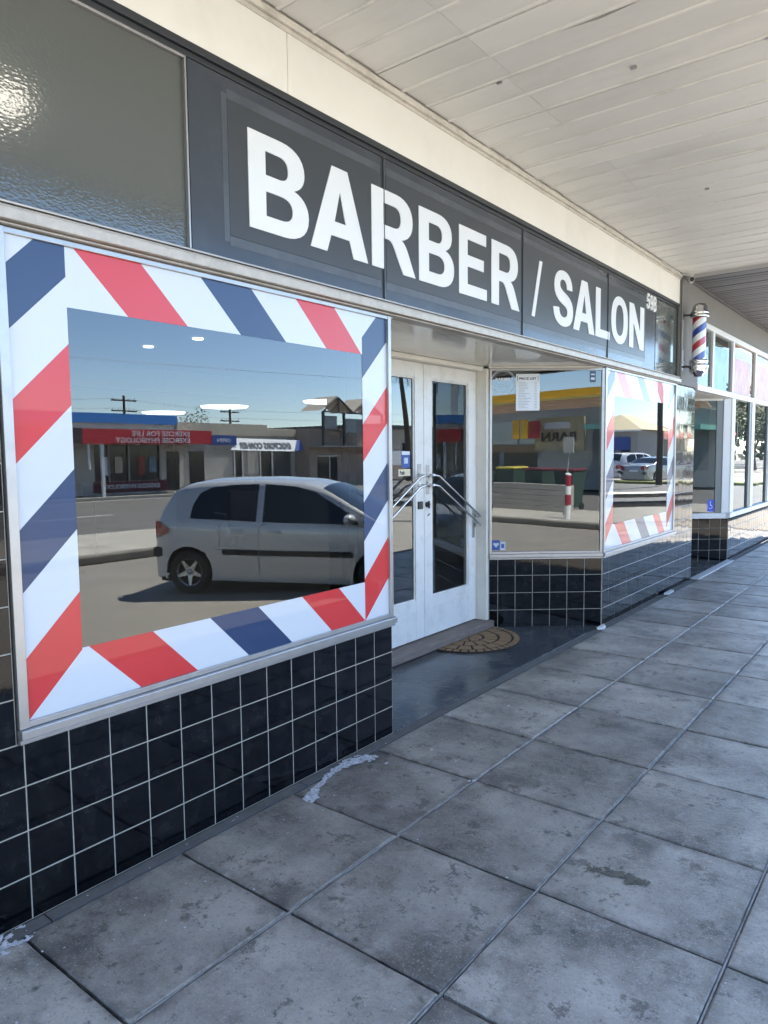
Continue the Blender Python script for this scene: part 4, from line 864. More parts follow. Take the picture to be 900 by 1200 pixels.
def build_car(style, paint, loc, head, label, group=None):
    S = STY[style]; L_, Wd = S['L'], S['W']; zb = .19; ORGc = thing('parked_car', label, 'car', (0, 0, 0), group)
    top = lambda x: smooth_prof(S['top'], x)
    def plan(x):
        e = min(x, L_-x); return Wd*(1-.16*max(0, 1-e/.55)**2.2)
    def yside(x, z):
        tp = top(x); bt = min(interp(S['belt'], x), tp-.02); w = plan(x)
        if z <= bt: t = (z-zb)/(bt-zb); return w*(.955+.045*math.sin(PI*min(1, max(0, t))*.62+.5))
        wb = w*(.955+.045*math.sin(PI*.62+.5)); return wb-(z-bt)*.34
    nx = 76; rows = []
    xs = [L_*i/nx for i in range(nx+1)]
    for x in xs:
        tp = top(x); bt = min(interp(S['belt'], x), tp-.02); row = []
        for k in range(9): z = zb+(bt-zb)*k/8; row.append((x, yside(x, z), z))
        zt = max(bt+.005, tp-.055)
        for k in range(1, 6): z = bt+(zt-bt)*k/5; row.append((x, yside(x, z), z))
        ye = yside(x, zt)
        for k in range(1, 7):
            u = k/6; row.append((x, ye*(1-u)**1.0*(1 if k > 0 else 1), zt+(tp-zt)*(1-(1-u)**2.6)))
        rows.append(row)
    nr = len(rows[0]); bm = bmesh.new()
    for side in (1, -1):
        V = [[bm.verts.new((p[0], p[1]*side, p[2])) for p in row] for row in rows]
        # wheel arches
        for i in range(nx+1):
            for j in range(nr):
                v = V[i][j]
                for wx in S['wx']:
                    dx, dz = v.co.x-wx, v.co.z-S['wr']-.0; d = math.hypot(dx, dz); R = S['wr']+.055
                    if j < 9 and R*.80 < d < R and dz > -.12: s_ = R/d; v.co.x = wx+dx*s_; v.co.z = S['wr']+dz*s_
        for i in range(nx):
            for j in range(nr-1):
                q = [V[i][j], V[i+1][j], V[i+1][j+1], V[i][j+1]]; cx_ = sum(v.co.x for v in q)/4; cz_ = sum(v.co.z for v in q)/4
                if any(math.hypot(cx_-wx, cz_-S['wr']) < (S['wr']+.052) for wx in S['wx']) and j < 8: continue
                if side < 0: q = q[::-1]
                try: bm.faces.new(q).smooth = True
                except ValueError: pass
        for i in (0, nx):
            q = [V[i][j] for j in range(nr)]
            ctr = bm.verts.new((V[i][0].co.x, 0, V[i][0].co.z)); q = [ctr]+q
            try: bm.faces.new(q)
            except ValueError: pass
    bmesh.ops.remove_doubles(bm, verts=bm.verts, dist=.0008); bmesh.ops.recalc_face_normals(bm, faces=bm.faces)
    me = bpy.data.meshes.new('body'); bm.to_mesh(me); bm.free(); link('body', me, ORGc, paint)
    u = MB(); u.box(.1, L_-.1, -Wd+.08, Wd-.08, .16, .21)
    for wx in S['wx']: u.box(wx-.36, wx+.36, -Wd+.16, Wd-.16, .16, .72)
    u.build('underbody', well, ORGc)
    for side in (1, -1):
        for pl in S['side']:
            b = MB(); pts = [Vector((x, side*(yside(x, z)+.004), z)) for x, z in pl]; b.prism(pts, (0, side*.003, 0)); b.build('side_window', car_glass, ORGc)
    for (a, c), nm in ((S['ws'], 'windscreen'), (S['rw'], 'rear_window')):
        b = MB(); n = 8; vs = []
        for i in range(n+1):
            x = a+(c-a)*i/n; z = top(x)
            yy = yside(x, max(interp(S['belt'], x), z-.055))*.93
            for k in range(-4, 5): t_ = k/4; vs.append((x, yy*t_, z+.006-(.055*abs(t_)**2.6 if abs(t_) > 0 else 0)*.8))
        b.add(vs, [(i*9+j, i*9+j+1, (i+1)*9+j+1, (i+1)*9+j) for i in range(n) for j in range(8)], 0, True); b.build(nm, car_glass, ORGc)
    for side in (1, -1):
        b = MB()
        xm = S['side'][-1][0][0]-.05
        xd = [xm, S['side'][-1][-1][0]+.12] + ([.98] if style == 'hatch' else [S['side'][0][0][0]+.1])
        for x in xd:
            z0_, z1_ = (.28 if x < xd[0]+.1 or True else .28), interp(S['belt'], x)-.02
            if x in (xd[2],): z0_ = .62
            pts = []
            n = 6
            for i in range(n):
                za_, zb_ = z0_+(z1_-z0_)*i/n, z0_+(z1_-z0_)*(i+1)/n
                b.add([(x-.004, side*(yside(x, za_)+.0015), za_), (x+.004, side*(yside(x, za_)+.0015), za_), (x+.004, side*(yside(x, zb_)+.0015), zb_), (x-.004, side*(yside(x, zb_)+.0015), zb_)], [(0, 1, 2, 3)])
        b.build('door_seam', black_pl, ORGc, fix=False)
        b = MB(); z = .56
        if style == 'hatch':
            for x0, x1 in ((1.02, xm-.01), (xm+.01, 2.74)): b.box(x0, x1, side*(yside(1.5, z)-.004), side*(yside(1.5, z)+.016), z-.035, z+.035)
            b.build('side_moulding', black_pl, ORGc, bevel=.008)
        b = MB(); 
        for x in (xm-.28 if style == 'hatch' else xm-.3, xm+.22): b.tube((x-.08, side*(yside(x, .82)+.012), .83), (x+.07, side*(yside(x, .82)+.012), .825), .014, n=8)
        b.build('door_handle', paint, ORGc)
        x = S['side'][-1][-1][0]-.10; b = MB()
        Mm = Matrix.Translation((x, side*(yside(x, .95)+.10), 1.0)) @ Matrix.Diagonal((.075, .11, .068, 1))
        prof = [(math.sin(PI*i/8), math.cos(PI*i/8)) for i in range(9)]; b.lathe(prof, n=14, M=Mm); b.tube((x, side*(yside(x, .95)), .95), (x, side*(yside(x, .95)+.06), .98), .02, n=6); b.build('wing_mirror', paint, ORGc)
        # lamps
        b = MB(); zl = .83 if style == 'hatch' else .85
        for k in range(5):
            x0, x1 = .02+.045*k, .02+.045*(k+1)
            hh = .13-.022*k
            b.add([(x0, side*(yside(x0, zl)+.006), zl-hh), (x1, side*(yside(x1, zl)+.006), zl-hh+.02), (x1, side*(yside(x1, zl)+.006), zl+hh-.02), (x0, side*(yside(x0, zl)+.006), zl+hh)], [(0, 1, 2, 3)])
        b.add([(-.006, side*plan(0)*.98, zl-.13), (-.006, side*plan(0)*.7, zl-.13), (-.006, side*plan(0)*.7, zl+.08), (-.006, side*plan(0)*.98, zl+.1)], [(0, 1, 2, 3)])
        b.build('tail_light', lamp_r, ORGc)
        b = MB(); x0, x1 = L_-.42, L_-.08; b.add([(x0, side*(yside(x0, .68)+.006), .74), (x1, side*(yside(x1, .62)+.006), .58), (x1, side*(yside(x1, .62)+.006), .70), (x0, side*(yside(x0, .7)+.006), .80)], [(0, 1, 2, 3)])
        b.add([(L_+.004, side*.75, .56), (L_+.004, side*.45, .56), (L_-.05, side*.45, .70), (L_-.05, side*.75, .70)], [(0, 1, 2, 3)]); b.build('headlight', lamp_c, ORGc)
        b = MB(); b.box(-.025, .20, side*(plan(.05)*.80), side*(plan(.1)+.006), .47, .60); b.build('bumper_insert', black_pl, ORGc, bevel=.02)
        for wx in S['wx']:
            R = S['wr']; Mw = Matrix.Translation((wx, side*(Wd-.11), R)) @ Matrix.Rotation(-side*PI/2, 4, 'X')
            b = MB(); b.lathe([(R*.62, -.08), (R*.95, -.085), (R, -.06), (R, .06), (R*.95, .085), (R*.66, .08), (R*.62, .06)], n=32, M=Mw); wo = b.build('wheel', tyre_m, ORGc)
            b = MB(); b.lathe([(R*.64, .075), (R*.60, .07), (R*.58, .03)], n=32, M=Mw); b.lathe([(0, .068), (R*.13, .066), (R*.15, .04)], n=16, M=Mw)
            for k in range(5):
                a = 2*PI*k/5+.3
                for s_ in (0,):
                    Mr = Mw @ Matrix.Rotation(a, 4, 'Z'); b.prism([Mr @ Vector(p) for p in ((R*.08, -R*.14, .035), (R*.6, -R*.055, .05), (R*.6, R*.055, .05), (R*.08, R*.14, .035))], (Mw.to_3x3() @ Vector((0, 0, .018))))
            b.build('rim', rim_m, wo)
            b = MB(); b.tube(Mw @ Vector((0, 0, -.02)), Mw @ Vector((0, 0, .028)), R*.6, n=24); b.build('brake_drum', well, wo)
    b = MB(); b.box(-.012, -.004, -.26, .26, .62, .73); b.build('number_plate', paper, ORGc)
    ORGc.location = loc; ORGc.rotation_euler = (0, 0, head)
    return ORGc
# nose direction for the hatchback parked nose-in to the kerb
th = math.radians(13); rd = Vector((-math.cos(th)*.788-math.sin(th)*.616, -math.cos(th)*.616+math.sin(th)*.788, 0)); rd.x *= -1; nose = -rd
hd = math.atan2(nose.y, nose.x); left = Vector((-nose.y, nose.x, 0))
wl = Vector((5.33, 2.65, 0))                 # contact point of the rear wheel on the shop side
car0 = wl - nose*STY['hatch']['wx'][0] - left*(STY['hatch']['W']-.02)*(1 if left.y < 0 else -1)
build_car('hatch', mat('car_pale_silver', (.56, .575, .59), .22, metal=.15, coat=1, coat_rough=.03), (car0.x, car0.y, -.262), hd, 'small pale silver hatchback parked nose to the kerb, reflected in the main window')
build_car('suv', paint_w, (13.9, 40.2, -.27), PI/2+.4, 'white four wheel drive parked beyond the side road, reflected in the far window', 'cars parked beyond the side road')
build_car('sedan', paint_s, (11.5, 37.4, -.27), PI/2+.25, 'silver sedan parked beyond the side road beside the leaning pole', 'cars parked beyond the side road')
build_car('sedan', paint_g, (10.2, 46, -.27), PI/2, 'dark grey sedan parked behind the utility pole', 'cars parked beyond the side road')
build_car('suv', paint_w, (14.5, 66, -.27), PI/2, 'distant white van like car waiting on the road far up the street')
0 and build_car('sedan', paint_r, (15.5, 22, -.27), -PI/2, 'dark red sedan on the main road opposite the corner')

# shops opposite
cream_r = mat('cream_parapet', (.66, .58, .44), .85, var=.12, vscale=1.5); blue_p = mat('blue_parapet', (.06, .26, .66), .7, var=.08, vscale=1); red_s = mat('red_sign', (.62, .04, .05), .55, var=.05, vscale=2)
bsign = mat('navy_sign', (.06, .11, .36), .55); dark_gl = mat('dark_shop_glass', (.02, .022, .025), .08, .6); wall_g = mat('grey_shop_wall', (.55, .52, .47), .85, var=.15, vscale=1.2); wsign = mat('white_sign_board', (.82, .83, .84), .5)
brick = mat('brown_brick', (.42, .33, .28), .9, var=.25, vscale=3); tin = mat('grey_tin', (.3, .3, .3), .5)
def opp(name, label, cat, y0, y1): return thing(name, label, cat, (26, (y0+y1)/2, -.14))
ex = opp('physiology_clinic', 'low shop with blue parapet and red awning sign across the street', 'shop', 12, 20.6)
b = MB(); b.box(26, 34, 8, 17.9, -.14, 2.95); b.build('wall', wall_g, ex)
b = MB(); b.box(25.9, 26.15, 8, 17.5, 2.95, 3.36); b.box(26.15, 34, 8, 17.9, 2.9, 3.1); b.build('parapet', blue_p, ex)
b = MB(); b.box(24.55, 24.75, 12.1, 18.4, 2.03, 2.64); aw = b.build('awning', red_s, ex)
b = MB(); b.box(24.76, 26, 8, 18.4, 2.35, 2.42); b.build('awning_roof', tin, ex)
b = MB(); b.box(24.55, 24.75, 8, 12.09, 2.05, 2.66); b.build('awning_side', mat('dark_awning', (.09, .06, .06), .7), ex)
text('EXERCISE FOR LIFE\nEXERCISE PHYSIOLOGY', frameM((24.53, 17.15, 2.08), (0, -1, 0)), 3.65, .50, wsign, ex, bold=.012, depth=.01, align='LEFT', sp=.95)
for a, c in ((13.4, 14.9), (15.0, 16.5)): b = MB(); b.box(25.97, 26.03, a, c, .45, 2.0); b.build('window', dark_gl, ex)
b = MB(); b.box(25.96, 26.02, 13.3, 16.9, -.05, .42); b.build('stall_riser', mat('maroon', (.14, .02, .03), .6), ex)
text('EXERCISE PHYSIOLOGY', frameM((25.95, 16.5, .1), (0, -1, 0)), 2.9, .2, wsign, ex, bold=.02, depth=.01)
b = MB(); b.box(25.96, 26.02, 16.95, 17.6, -.05, 1.7); b.build('door', dark_gl, ex)
b = MB(); b.box(24.6, 24.72, 12.9, 13.02, -.14, 2.05); b.tube((24.66, 12.4, 1.0), (24.66, 12.4, 2.1), .05); b.build('post', wsign, ex)
dc = opp('corner_clinic', 'cream rendered shop with white DOCTORS CORNER awning sign across the street', 'shop', 17.9, 26)
b = MB(); b.box(26.0, 34, 17.92, 25.3, -.14, 2.9); b.build('wall', wall_g, dc)
b = MB(); b.box(25.9, 26.2, 17.52, 23.2, 2.5, 3.08); b.box(25.9, 26.2, 23.22, 25.3, 2.5, 2.85); b.build('parapet', cream_r, dc)
b = MB(); b.box(24.55, 24.75, 18.42, 19.9, 2.0, 2.45); b.build('side_sign', bsign, dc)
text('OPEN', frameM((24.53, 19.5, 2.12), (0, -1, 0)), .8, .18, wsign, dc, bold=.02, depth=.01)
b = MB(); b.prism([Vector((24.5, 19.5, 1.76)), Vector((24.5, 23.75, 1.70)), Vector((24.8, 24.25, 2.28)), Vector((24.8, 20.1, 2.34))], (.08, 0, 0)); b.build('awning', wsign, dc)
b = MB(); b.prism([Vector((24.5, 23.76, 1.70)), Vector((24.55, 24.5, 1.74)), Vector((24.79, 24.5, 2.28)), Vector((24.79, 24.27, 2.28))], (.09, 0, 0)); b.build('awning_end', bsign, dc)
text('DOCTORS CORNER', frameM((24.53, 23.6, 1.84), (0, -1, 0), (.46, 0, .89)), 3.5, .34, mat('grey_letters', (.12, .13, .15), .6), dc, bold=.03, depth=.02)
for a, c, m_ in ((18.2, 19.0, dark_gl), (20.9, 21.4, dark_gl), (21.8, 22.6, wall_g), (22.7, 23.5, dark_gl), (23.7, 24.9, mat('roller', (.1, .1, .1), .6))): b = MB(); b.box(25.95, 26.03, a, c, .1, 1.7); b.build('window', m_, dc)
gb = opp('gabled_shop', 'dark brick shop with twin gabled roof frame above its verandah', 'shop', 25, 30)
b = MB(); b.box(25.0, 33, 25.35, 31.5, -.14, 2.9); b.build('wall', brick, gb)
b = MB(); 
for yy in (25.5, 27.2, 28.9, 30.6): b.box(24.0, 24.12, yy-.06, yy+.06, 1.95, 3.8)
for y0_, y1_ in ((25.5, 28.0), (28.0, 30.5)):
    ym = (y0_+y1_)/2
    for p, q in (((24.05, y0_, 3.8), (24.05, ym, 4.6)), ((24.05, ym, 4.6), (24.05, y1_, 3.8)), ((24.05, y0_, 3.8), (24.05, y1_, 3.8)), ((24.05, ym, 3.8), (24.05, ym, 4.6)), ((24.05, y0_+.6, 3.8), (24.05, ym, 4.3))): b.tube(p, q, .05, n=6)
b.build('roof_frame', dark_trim, gb)
b = MB()
for y0_, y1_ in ((25.4, 28.0), (28.0, 30.6)):
    ym = (y0_+y1_)/2; b.prism([Vector((24.1, y0_, 3.85)), Vector((24.1, ym, 4.68)), Vector((24.1, y1_, 3.85)), Vector((24.1, ym, 4.62))], (1.6, 0, 0))
b.build('roof', mat('pale_roof', (.45, .4, .32), .6), gb)
b = MB(); b.box(24.3, 24.35, 25.8, 26.9, 2.9, 3.6); b.box(24.3, 24.35, 27.5, 29.2, 2.7, 3.5); b.build('sign_board', mat('faded_board', (.35, .38, .38), .6, var=.2, vscale=3), gb)
b = MB(); b.box(23.9, 25, 25.2, 30.8, 1.92, 1.98); b.build('verandah', tin, gb)
b = MB(); b.box(24.95, 25.02, 26, 26.9, -.1, 1.4); b.box(24.95, 25.02, 27.0, 27.6, -.1, 1.4); b.build('window', dark_gl, gb)
b = MB(); b.box(24.94, 24.99, 26.92, 26.98, -.1, 1.4); b.box(24.94, 24.99, 25.95, 27.65, 1.4, 1.46); b.build('window_frame', wsign, gb)
lw_ = opp('rendered_warehouse', 'long dark roofed rendered building across the street beyond the gabled shop', 'building', 31, 60)
b = MB(); b.box(24.8, 36, 31.6, 60, -.14, 3.1); b.build('wall', mat('warm_render', (.48, .42, .34), .9, var=.1, vscale=1), lw_)
b = MB(); b.box(24.6, 36.2, 31.55, 60.2, 3.1, 3.35); b.build('roof', dark_trim, lw_)
for a in (33, 36, 39.5, 43): b = MB(); b.box(24.74, 24.82, a, a+1.3, .4, 2.2); b.build('window', dark_gl, lw_)
b = MB(); b.box(24.5, 24.6, 33, 37, .7, 1.7); b.build('banner', wsign, lw_)
for i, yy in enumerate((13.7, 14.3, 15.4, 16.0)):
    b = MB(); b.box(25.94, 25.968, yy, yy+.35, .7+.1*(i % 2), 1.5); b.build('poster', [paper, mat('cream_print', (.5, .45, .35), .6), mat('dull_red_print', (.3, .08, .07), .6), mat('blue_grey_print', (.2, .27, .35), .6)][i], ex)
for yy in (14.0, 14.95, 16.55): b = MB(); b.box(25.9, 25.965, yy-.04, yy+.04, .42, 2.05); b.build('window_mullion', tin, ex)
b = MB(); b.box(25.9, 25.945, 21.7, 22.65, .5, .56); b.build('ledge', tin, dc)
for yy in (20.88, 21.42, 22.68, 23.52): b = MB(); b.box(25.9, 25.948, yy-.03, yy+.03, .1, 1.75); b.build('window_mullion', wsign, dc)
bf = thing('brick_wall', 'low brown brick wall along the far footpath', 'wall', (24.4, 38, -.14)); b = MB(); b.box(24.3, 24.42, 30, 50, -.14, .75); b.build('brick_face', brick, bf)

# power poles and wires
def pole(x, y, h, r, label, lean=0, arm=True, name='power_pole'):
    t = thing(name, label, 'pole', (x, y, -.2), 'timber utility poles along the street'); tm = mat('pole_timber', (.085, .07, .055), .9, var=.2, vscale=8)
    b = MB(); b.tube((x, y, -.2), (x+lean, y, h), r, r*.7, n=12); b.build('shaft', tm, t)
    if arm:
        b = MB()
        for z in (h-.35, h-1.1): b.box(x+lean-.05, x+lean+.05, y-1.0, y+1.0, z-.05, z+.05)
        b.build('crossarm', tm, t)
        b = MB()
        for z in (h-.35, h-1.1):
            for d in (-.9, -.45, .45, .9): b.tube((x+lean, y+d, z+.05), (x+lean, y+d, z+.2), .03, n=6)
        b.build('insulator', wsign, t)
    return t
pole(45, 26.9, 5.9, .13, 'dark timber power pole rising behind the blue parapet')
pole(45, 36.7, 5.45, .13, 'dark timber power pole rising behind the cream parapet')
pole(8.98, 33.8, 9.5, .16, 'tall bare timber utility pole on the corner reflected in the far window')
pole(12.0, -28, 9.0, .15, 'timber utility pole far down the street behind the photographer')
wr = MB()
for (p, q, s) in (((45, -12, 5.8), (45, 26.9, 5.7), .7), ((45, 26.9, 5.7), (45, 36.7, 5.25), .12), ((45, 36.7, 5.25), (45, 90, 7.5), .5), ((45, -12, 5.0), (45, 26.9, 5.0), .5), ((45, 26.9, 5.0), (45, 36.7, 4.55), .12), ((45, 36.7, 4.6), (45, 90, 6.2), .4), ((44, -12, 7.8), (44, 90, 10.5), .6), ((8.98, 33.8, 8.6), (14, 80, 9), .8), ((8.98, 33.8, 8.6), (12, -28, 8.2), 1.2)):
    p, q = Vector(p), Vector(q); n = 12; pr = p
    for i in range(1, n+1): t_ = i/n; c = p.lerp(q, t_)-Vector((0, 0, 4*s*t_*(1-t_))); wr.tube(pr, c, .014, n=4, cap=False); pr = c
tag(wr.build('power_lines', black_pl), 'thin dark power lines strung between the poles across the street', 'wire')

# service station side (seen in the angled entry window)
ss = thing('service_station', 'service station shop with yellow canopy edge and pale beams across the street', 'building', (22, -14, -.14))
yel = mat('station_yellow', (.9, .48, .02), .5, var=.04, vscale=2)
b = MB(); b.box(19.9, 20.2, -26, -2, 3.78, 4.08); b.build('canopy_edge', yel, ss)
b = MB(); b.box(19.88, 19.98, -26, -2, 3.66, 3.775); b.build('edge_stripe', mat('stripe_pale', (.7, .5, .12), .5), ss)
for k in range(5): b = MB(); b.box(20.25+k*.13, 20.36+k*.13, -26, -2, 3.60-.065*k, 3.67-.065*k); b.build('awning_slat', mat('terracotta_slat', (.62, .45, .35), .8, var=.12, vscale=3), ss)
b = MB(); b.box(22, 34, -26, -2, -.14, 3.9); b.build('wall', mat('taupe_wall', (.30, .33, .34), .85, var=.12, vscale=1), ss)
for a in (-18.6, -16.9, -15.2, -10.9, -9.4): b = MB(); b.box(21.94, 22.02, a, a+1.5, 1.9, 2.9); b.build('window', mat('pale_shop_glass', (.32, .38, .38), .12), ss)
for a in (-18.6, -16.2, -10.9, -9.0): b = MB(); b.box(21.94, 22.02, a, a+2.0, .0, 1.5); b.build('window', dark_gl, ss)
b = MB(); b.box(21.9, 22.0, -20, -14, 1.52, 1.85); b.build('beam', mat('tan_beam', (.22, .16, .1), .8), ss)
b = MB(); b.box(20.9, 21.0, -13.5, -11.0, 1.6, 3.0); b.build('sign_board', mat('khaki_board', (.50, .42, .26), .7, var=.1, vscale=2), ss)
text('BARN', frameM((20.89, -11.4, 1.98), (0, -1, 0)), 1.75, .38, dark_trim, ss, bold=.03, depth=.01)
b = MB(); b.box(20.88, 20.9, -13.0, -11.7, 2.5, 2.78); b.build('sign_picture', wsign, ss)
b = MB(); b.box(19.9, 22, -10.4, -2, 2.42, 2.62); b.build('verandah_beam', mat('teal_beam', (.16, .38, .34), .6), ss)
b = MB(); b.box(20.0, 20.05, -14.1, -13.72, 2.12, 2.95); b.box(20.0, 20.05, -13.62, -13.24, 2.12, 2.95); b.build('yellow_sign', yel, ss)
b = MB(); b.box(20.0, 20.05, -13.2, -12.6, 2.12, 2.85); b.build('red_sign', mat('station_red', (.4, .02, .03), .5), ss)
wall_ = thing('low_wall', 'low pale banded concrete wall on the island beyond the bins', 'wall', (11.3, -6.0, -.12))
for k in range(5): b = MB(); b.box(11.0, 11.25, -9.6, -4.9, -.12+k*.15, .022+k*.15); b.build('panel', mat('wall_panel', (.36, .34, .31), .8, var=.15, vscale=2), wall_)
bing = mat('bin_green', (.035, .065, .055), .5)
def wheelie(x, y, lid, label, sc=1.0):
    t = thing('wheelie_bin', label, 'bin', (x, y, -.12), 'wheelie bins behind the low wall')
    b = MB(); z0 = -.12
    b.add([(x-.22*sc, y-.22*sc, z0+.08), (x+.22*sc, y-.22*sc, z0+.08), (x+.22*sc, y+.22*sc, z0+.08), (x-.22*sc, y+.22*sc, z0+.08), (x-.29*sc, y-.29*sc, z0+.98*sc), (x+.29*sc, y-.29*sc, z0+.98*sc), (x+.29*sc, y+.29*sc, z0+.98*sc), (x-.29*sc, y+.29*sc, z0+.98*sc)], [(0, 3, 2, 1), (4, 5, 6, 7), (0, 1, 5, 4), (1, 2, 6, 5), (2, 3, 7, 6), (3, 0, 4, 7)])
    b.build('tub', bing, t, bevel=.02)
    b = MB(); b.box(x-.31*sc, x+.31*sc, y-.31*sc, y+.31*sc, z0+.99*sc, z0+1.05*sc); b.build('lid', lid, t, bevel=.02)
    b = MB(); b.tube((x+.2*sc, y-.25*sc, z0+.1), (x+.2*sc, y-.2*sc, z0+.1), .1, n=14); b.tube((x+.2*sc, y+.2*sc, z0+.1), (x+.2*sc, y+.25*sc, z0+.1), .1, n=14); b.build('wheel', tyre_m, t)
lid_y = mat('lid_yellow', (.6, .5, .08), .5); lid_r = mat('lid_red', (.16, .03, .045), .5)
wheelie(11.75, -7.45, lid_y, 'dark green wheelie bin with yellow lid', 1.15); wheelie(11.8, -6.45, lid_r, 'dark green wheelie bin with dark red lid beside the yellow lidded one', 1.12); wheelie(11.85, -5.45, lid_r, 'dark green wheelie bin with dark red lid at the end of the row', 1.12)
wheelie(9.9, -7.15, bing, 'large dark green bin standing in front of the low wall', 1.05)
bo = thing('bollard', 'white bollard with two red bands on the traffic island', 'bollard', (9.45, -3.85, -.12))
b = MB(); b.lathe([(.075, -.12), (.075, .98), (.06, 1.01), (0, 1.02)], n=20, M=Matrix.Translation((9.45, -3.85, 0))); b.build('post', mat('bollard_white', (.7, .7, .68), .5), bo)
b = MB(); b.lathe([(.078, .22), (.078, .48)], n=20, M=Matrix.Translation((9.45, -3.85, 0))); b.lathe([(.078, .70), (.078, .96)], n=20, M=Matrix.Translation((9.45, -3.85, 0))); b.build('band', mat('bollard_red', (.32, .02, .05), .5), bo)
ps = thing('island_sign', 'small white square sign on a leaning thin post beyond the bollard', 'sign', (10.2, -4.3, -.12))
b = MB(); b.tube((10.2, -4.5, -.12), (10.2, -4.35, 1.5), .02, n=8); b.build('post', tin, ps)
b = MB(); b.box(10.17, 10.19, -4.5, -4.2, 1.5, 1.9); b.build('plate', mat('pale_plate', (.5, .5, .46), .5), ps)

# corner: guard rail, houses, palms, trees, traffic light
gr = thing('guard_rail', 'grey steel guard rail curving round the street corner', 'guard rail', (4.6, 15, -.27))
gm = mat('galvanised_rail', (.12, .12, .115), .5, metal=.3, var=.1, vscale=5)
pts = [(8.2, 12.1), (6.2, 13.1), (4.6, 14.3), (3.2, 15.9), (2.2, 17.8)]
for zq, nm in ((.18, 'beam'), (.42, 'beam')):
    b = MB()
    for p, q in zip(pts, pts[1:]): b.tube((*p, zq), (*q, zq), .075, n=6, sm=False)
    b.build(nm, gm, gr)
for p in pts: b = MB(); b.box(p[0]-.06, p[0]+.06, p[1]-.06, p[1]+.06, -.27, .5); b.build('post', gm, gr)
def house(x0, x1, y0, y1, hw_, hr, roofm, wallm, label):
    t = thing('house', label, 'house', ((x0+x1)/2, (y0+y1)/2, -.2))
    b = MB(); b.box(x0, x1, y0, y1, -.2, hw_); b.build('wall', wallm, t)
    e = .5; b = MB(); X0_, X1_, Y0_, Y1_ = x0-e, x1+e, y0-e, y1+e; dx = 0
    xm, ym = (X0_+X1_)/2, (Y0_+Y1_)/2; ry = min((X1_-X0_)/2, (Y1_-Y0_)/2)*.95
    vs = [(X0_, Y0_, hw_), (X1_, Y0_, hw_), (X1_, Y1_, hw_), (X0_, Y1_, hw_), (xm, Y0_+ry, hr), (xm, Y1_-ry, hr)]
    b.add(vs, [(0, 1, 4), (1, 2, 5, 4), (2, 3, 5), (3, 0, 4, 5), (0, 3, 2, 1)]); b.build('roof', roofm, t)
    b = MB(); b.box(X0_, X1_, Y0_-.03, Y0_, hw_-.12, hw_); b.build('gutter', wsign, t)
    for i in range(3):
        xx = x0+(x1-x0)*(.15+.28*i); w = MB(); w.box(xx, xx+(x1-x0)*.16, y0-.04, y0+.02, .7, 1.9); w.build('window', dark_gl, t)
    return t
rc = mat('cream_tiles', (.5, .42, .26), .7, var=.1, vscale=3); rr_ = mat('red_tiles', (.32, .09, .06), .7, var=.12, vscale=3)
h1 = house(14.9, 18.4, 48, 54, 3.0, 4.2, rc, mat('pale_house_wall', (.38, .37, .35), .8), 'pale house with cream hipped roof beyond the side road')
b = MB(); b.box(15.4, 17.3, 47.9, 47.955, 1.6, 2.5); b.build('wall_sign', bsign, h1)
house(18, 21.6, 66, 72, 2.6, 3.9, rr_, mat('cream_house_wall', (.5, .47, .4), .8), 'low house with red tiled roof farther up the street')
leafm = mat('leaf_green', (.055, .085, .03), .7, var=.35, vscale=1.2, perobj=.1); leafd = mat('leaf_dark', (.03, .05, .02), .7, var=.3, vscale=1.5); bark = mat('bark', (.09, .07, .05), .9, var=.2, vscale=6)
def tree(x, y, h, cr, label, m=leafm, seed=1, n=1500, shape=1.0):
    rr = random.Random(seed); t = thing('street_tree', label, 'tree', (x, y, -.2)); b = MB()
    b.tube((x, y, -.2), (x+rr.uniform(-.2, .2), y, h*.45), cr*.07, cr*.045, n=8); tips = []
    for k in range(6):
        a = 2*PI*k/6+rr.random(); e = Vector((x+math.cos(a)*cr*.6, y+math.sin(a)*cr*.6, h*rr.uniform(.6, .85))); b.tube((x, y, h*rr.uniform(.3, .45)), e, cr*.035, cr*.012, n=6, cap=False); tips.append(e)
    b.build('trunk', bark, t); b = MB(); cl = [(tt+Vector((rr.gauss(0, cr*.15), rr.gauss(0, cr*.15), rr.gauss(0, cr*.12))), cr*rr.uniform(.3, .5)) for tt in tips for _ in range(2)]+[(Vector((x, y, h*.85)), cr*.5)]
    for k in range(n):
        c, r = rr.choice(cl); d = Vector((rr.gauss(0, 1), rr.gauss(0, 1), rr.gauss(0, .8))).normalized()*r*rr.uniform(.55, 1.1); p = c+d; s = cr*rr.uniform(.05, .09)
        a = Vector((rr.gauss(0, 1), rr.gauss(0, 1), rr.gauss(0, 1))).normalized(); bb = a.orthogonal().normalized(); a *= s; bb *= s*.6
        b.add([p-a, p+bb, p+a, p-bb], [(0, 1, 2, 3)])
    b.build('crown', m, t, fix=False); return t
tree(12.5, 60, 5, 2.4, 'broad green tree beyond the parked cars', seed=2); tree(13, 76, 7, 3.5, 'tall dark tree far up the street', leafd, 3); tree(17, 84, 8, 4, 'tall spreading tree far up the street behind the traffic light', leafm, 4, 1800)
tree(10, 62, 4.2, 1.8, 'rounded shrub like tree in front of the red roofed house', leafd, 5, 900); tree(20, 95, 8.5, 5, 'large hazy tree at the end of the street', leafd, 6, 1500); tree(30.5, 22.4, 4.3, 1.1, 'small dark tree rising behind the cream parapet', leafd, 7, 500)
tree(8, 70, 6.5, 2.6, 'slim green tree on the corner far up the street', leafm, 8, 1200)
tree(15, -34, 8, 3.5, 'green tree far down the street behind the photographer', leafm, 9, 900)
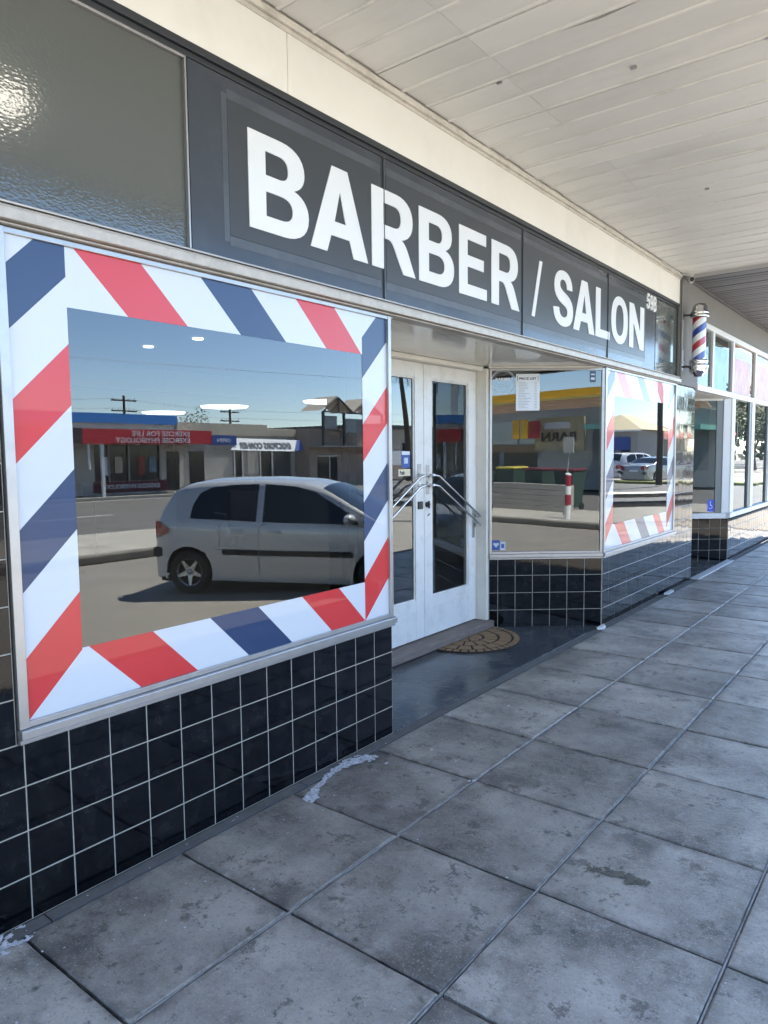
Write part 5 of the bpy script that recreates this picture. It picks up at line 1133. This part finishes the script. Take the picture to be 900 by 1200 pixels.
def palm(x, y, h, label, seed, lean=.6, r=.2):
    rr = random.Random(seed); t = thing('palm_tree', label, 'palm', (x, y, -.2)); b = MB(); n = 10; pr = Vector((x, y, -.2))
    for i in range(1, n+1): c = Vector((x+lean*(i/n)**1.5, y, -.2+h*i/n)); b.tube(pr, c, r*(1-.4*(i-1)/n), r*(1-.4*i/n), n=10, cap=False); pr = c
    b.build('trunk', bark, t)
    for k in range(22):
        a = 2*PI*k/22+rr.random()*.3; el = rr.uniform(-.3, 1.0); L_ = rr.uniform(2.0, 2.6); b = MB(); p = pr.copy(); d = Vector((math.cos(a)*math.cos(el), math.sin(a)*math.cos(el), math.sin(el)))
        for i in range(9):
            q = p+d*L_/9; d = (d+Vector((0, 0, -.2))).normalized(); sd2 = d.cross(Vector((0, 0, 1))).normalized(); w = .5*math.sin(PI*(i+1.2)/11)
            b.tube(p, q, .02, .015, n=4, cap=False)
            for s_ in (1, -1):
                for f_ in (0, .5):
                    o_ = p.lerp(q, f_); tip = o_+sd2*s_*w+d*.18-Vector((0, 0, .22)); b.add([o_, o_+d*.05, tip], [(0, 1, 2)])
            p = q
        b.build('frond', leafd, t, fix=False)
    return t
palm(22.5, 33.6, 7.2, 'leaning palm tree across the street reflected in the left door', 3, r=.22); palm(17.5, 29, 8.2, 'taller palm tree across the street reflected at the edge of the door glass', 5, lean=-.6, r=.18)
tl = thing('traffic_light', 'traffic light showing red on a dark pole at the far corner', 'traffic light', (8.6, 48, -.2))
b = MB(); b.tube((8.6, 48, -.2), (8.6, 48, 3.0), .07, n=10); b.build('pole', dark_trim, tl)
b = MB(); b.box(8.4, 8.8, 47.85, 48.0, 2.0, 3.3); b.build('signal_head', black_pl, tl)
b = MB(); b.tube((8.6, 47.84, 2.55), (8.6, 47.80, 2.55), .15, n=16); b.build('red_lamp', emit('red_signal', (1, .03, .05), 1.5), tl)
# backdrop of low hills/tree line far off
bb_ = thing('tree_belt', 'distant belt of trees and rooftops closing the end of the street', 'trees', (10, 140, -.2))
b = MB(); rr = random.Random(9)
for k in range(2200):
    x = rr.uniform(-60, 90); z = rr.uniform(-.2, 5+3*math.sin(x*.13)+2*math.sin(x*.31)); p = Vector((x, 135+rr.uniform(-6, 6), z)); s = rr.uniform(.5, 1.1); a = Vector((rr.gauss(0, 1), rr.gauss(0, .5), rr.gauss(0, 1))).normalized()*s; c_ = a.orthogonal().normalized()*s*.7; b.add([p-a, p+c_, p+a, p-c_], [(0, 1, 2, 3)])
kind(b.build('foliage_mass', leafd, bb_, fix=False), 'stuff')
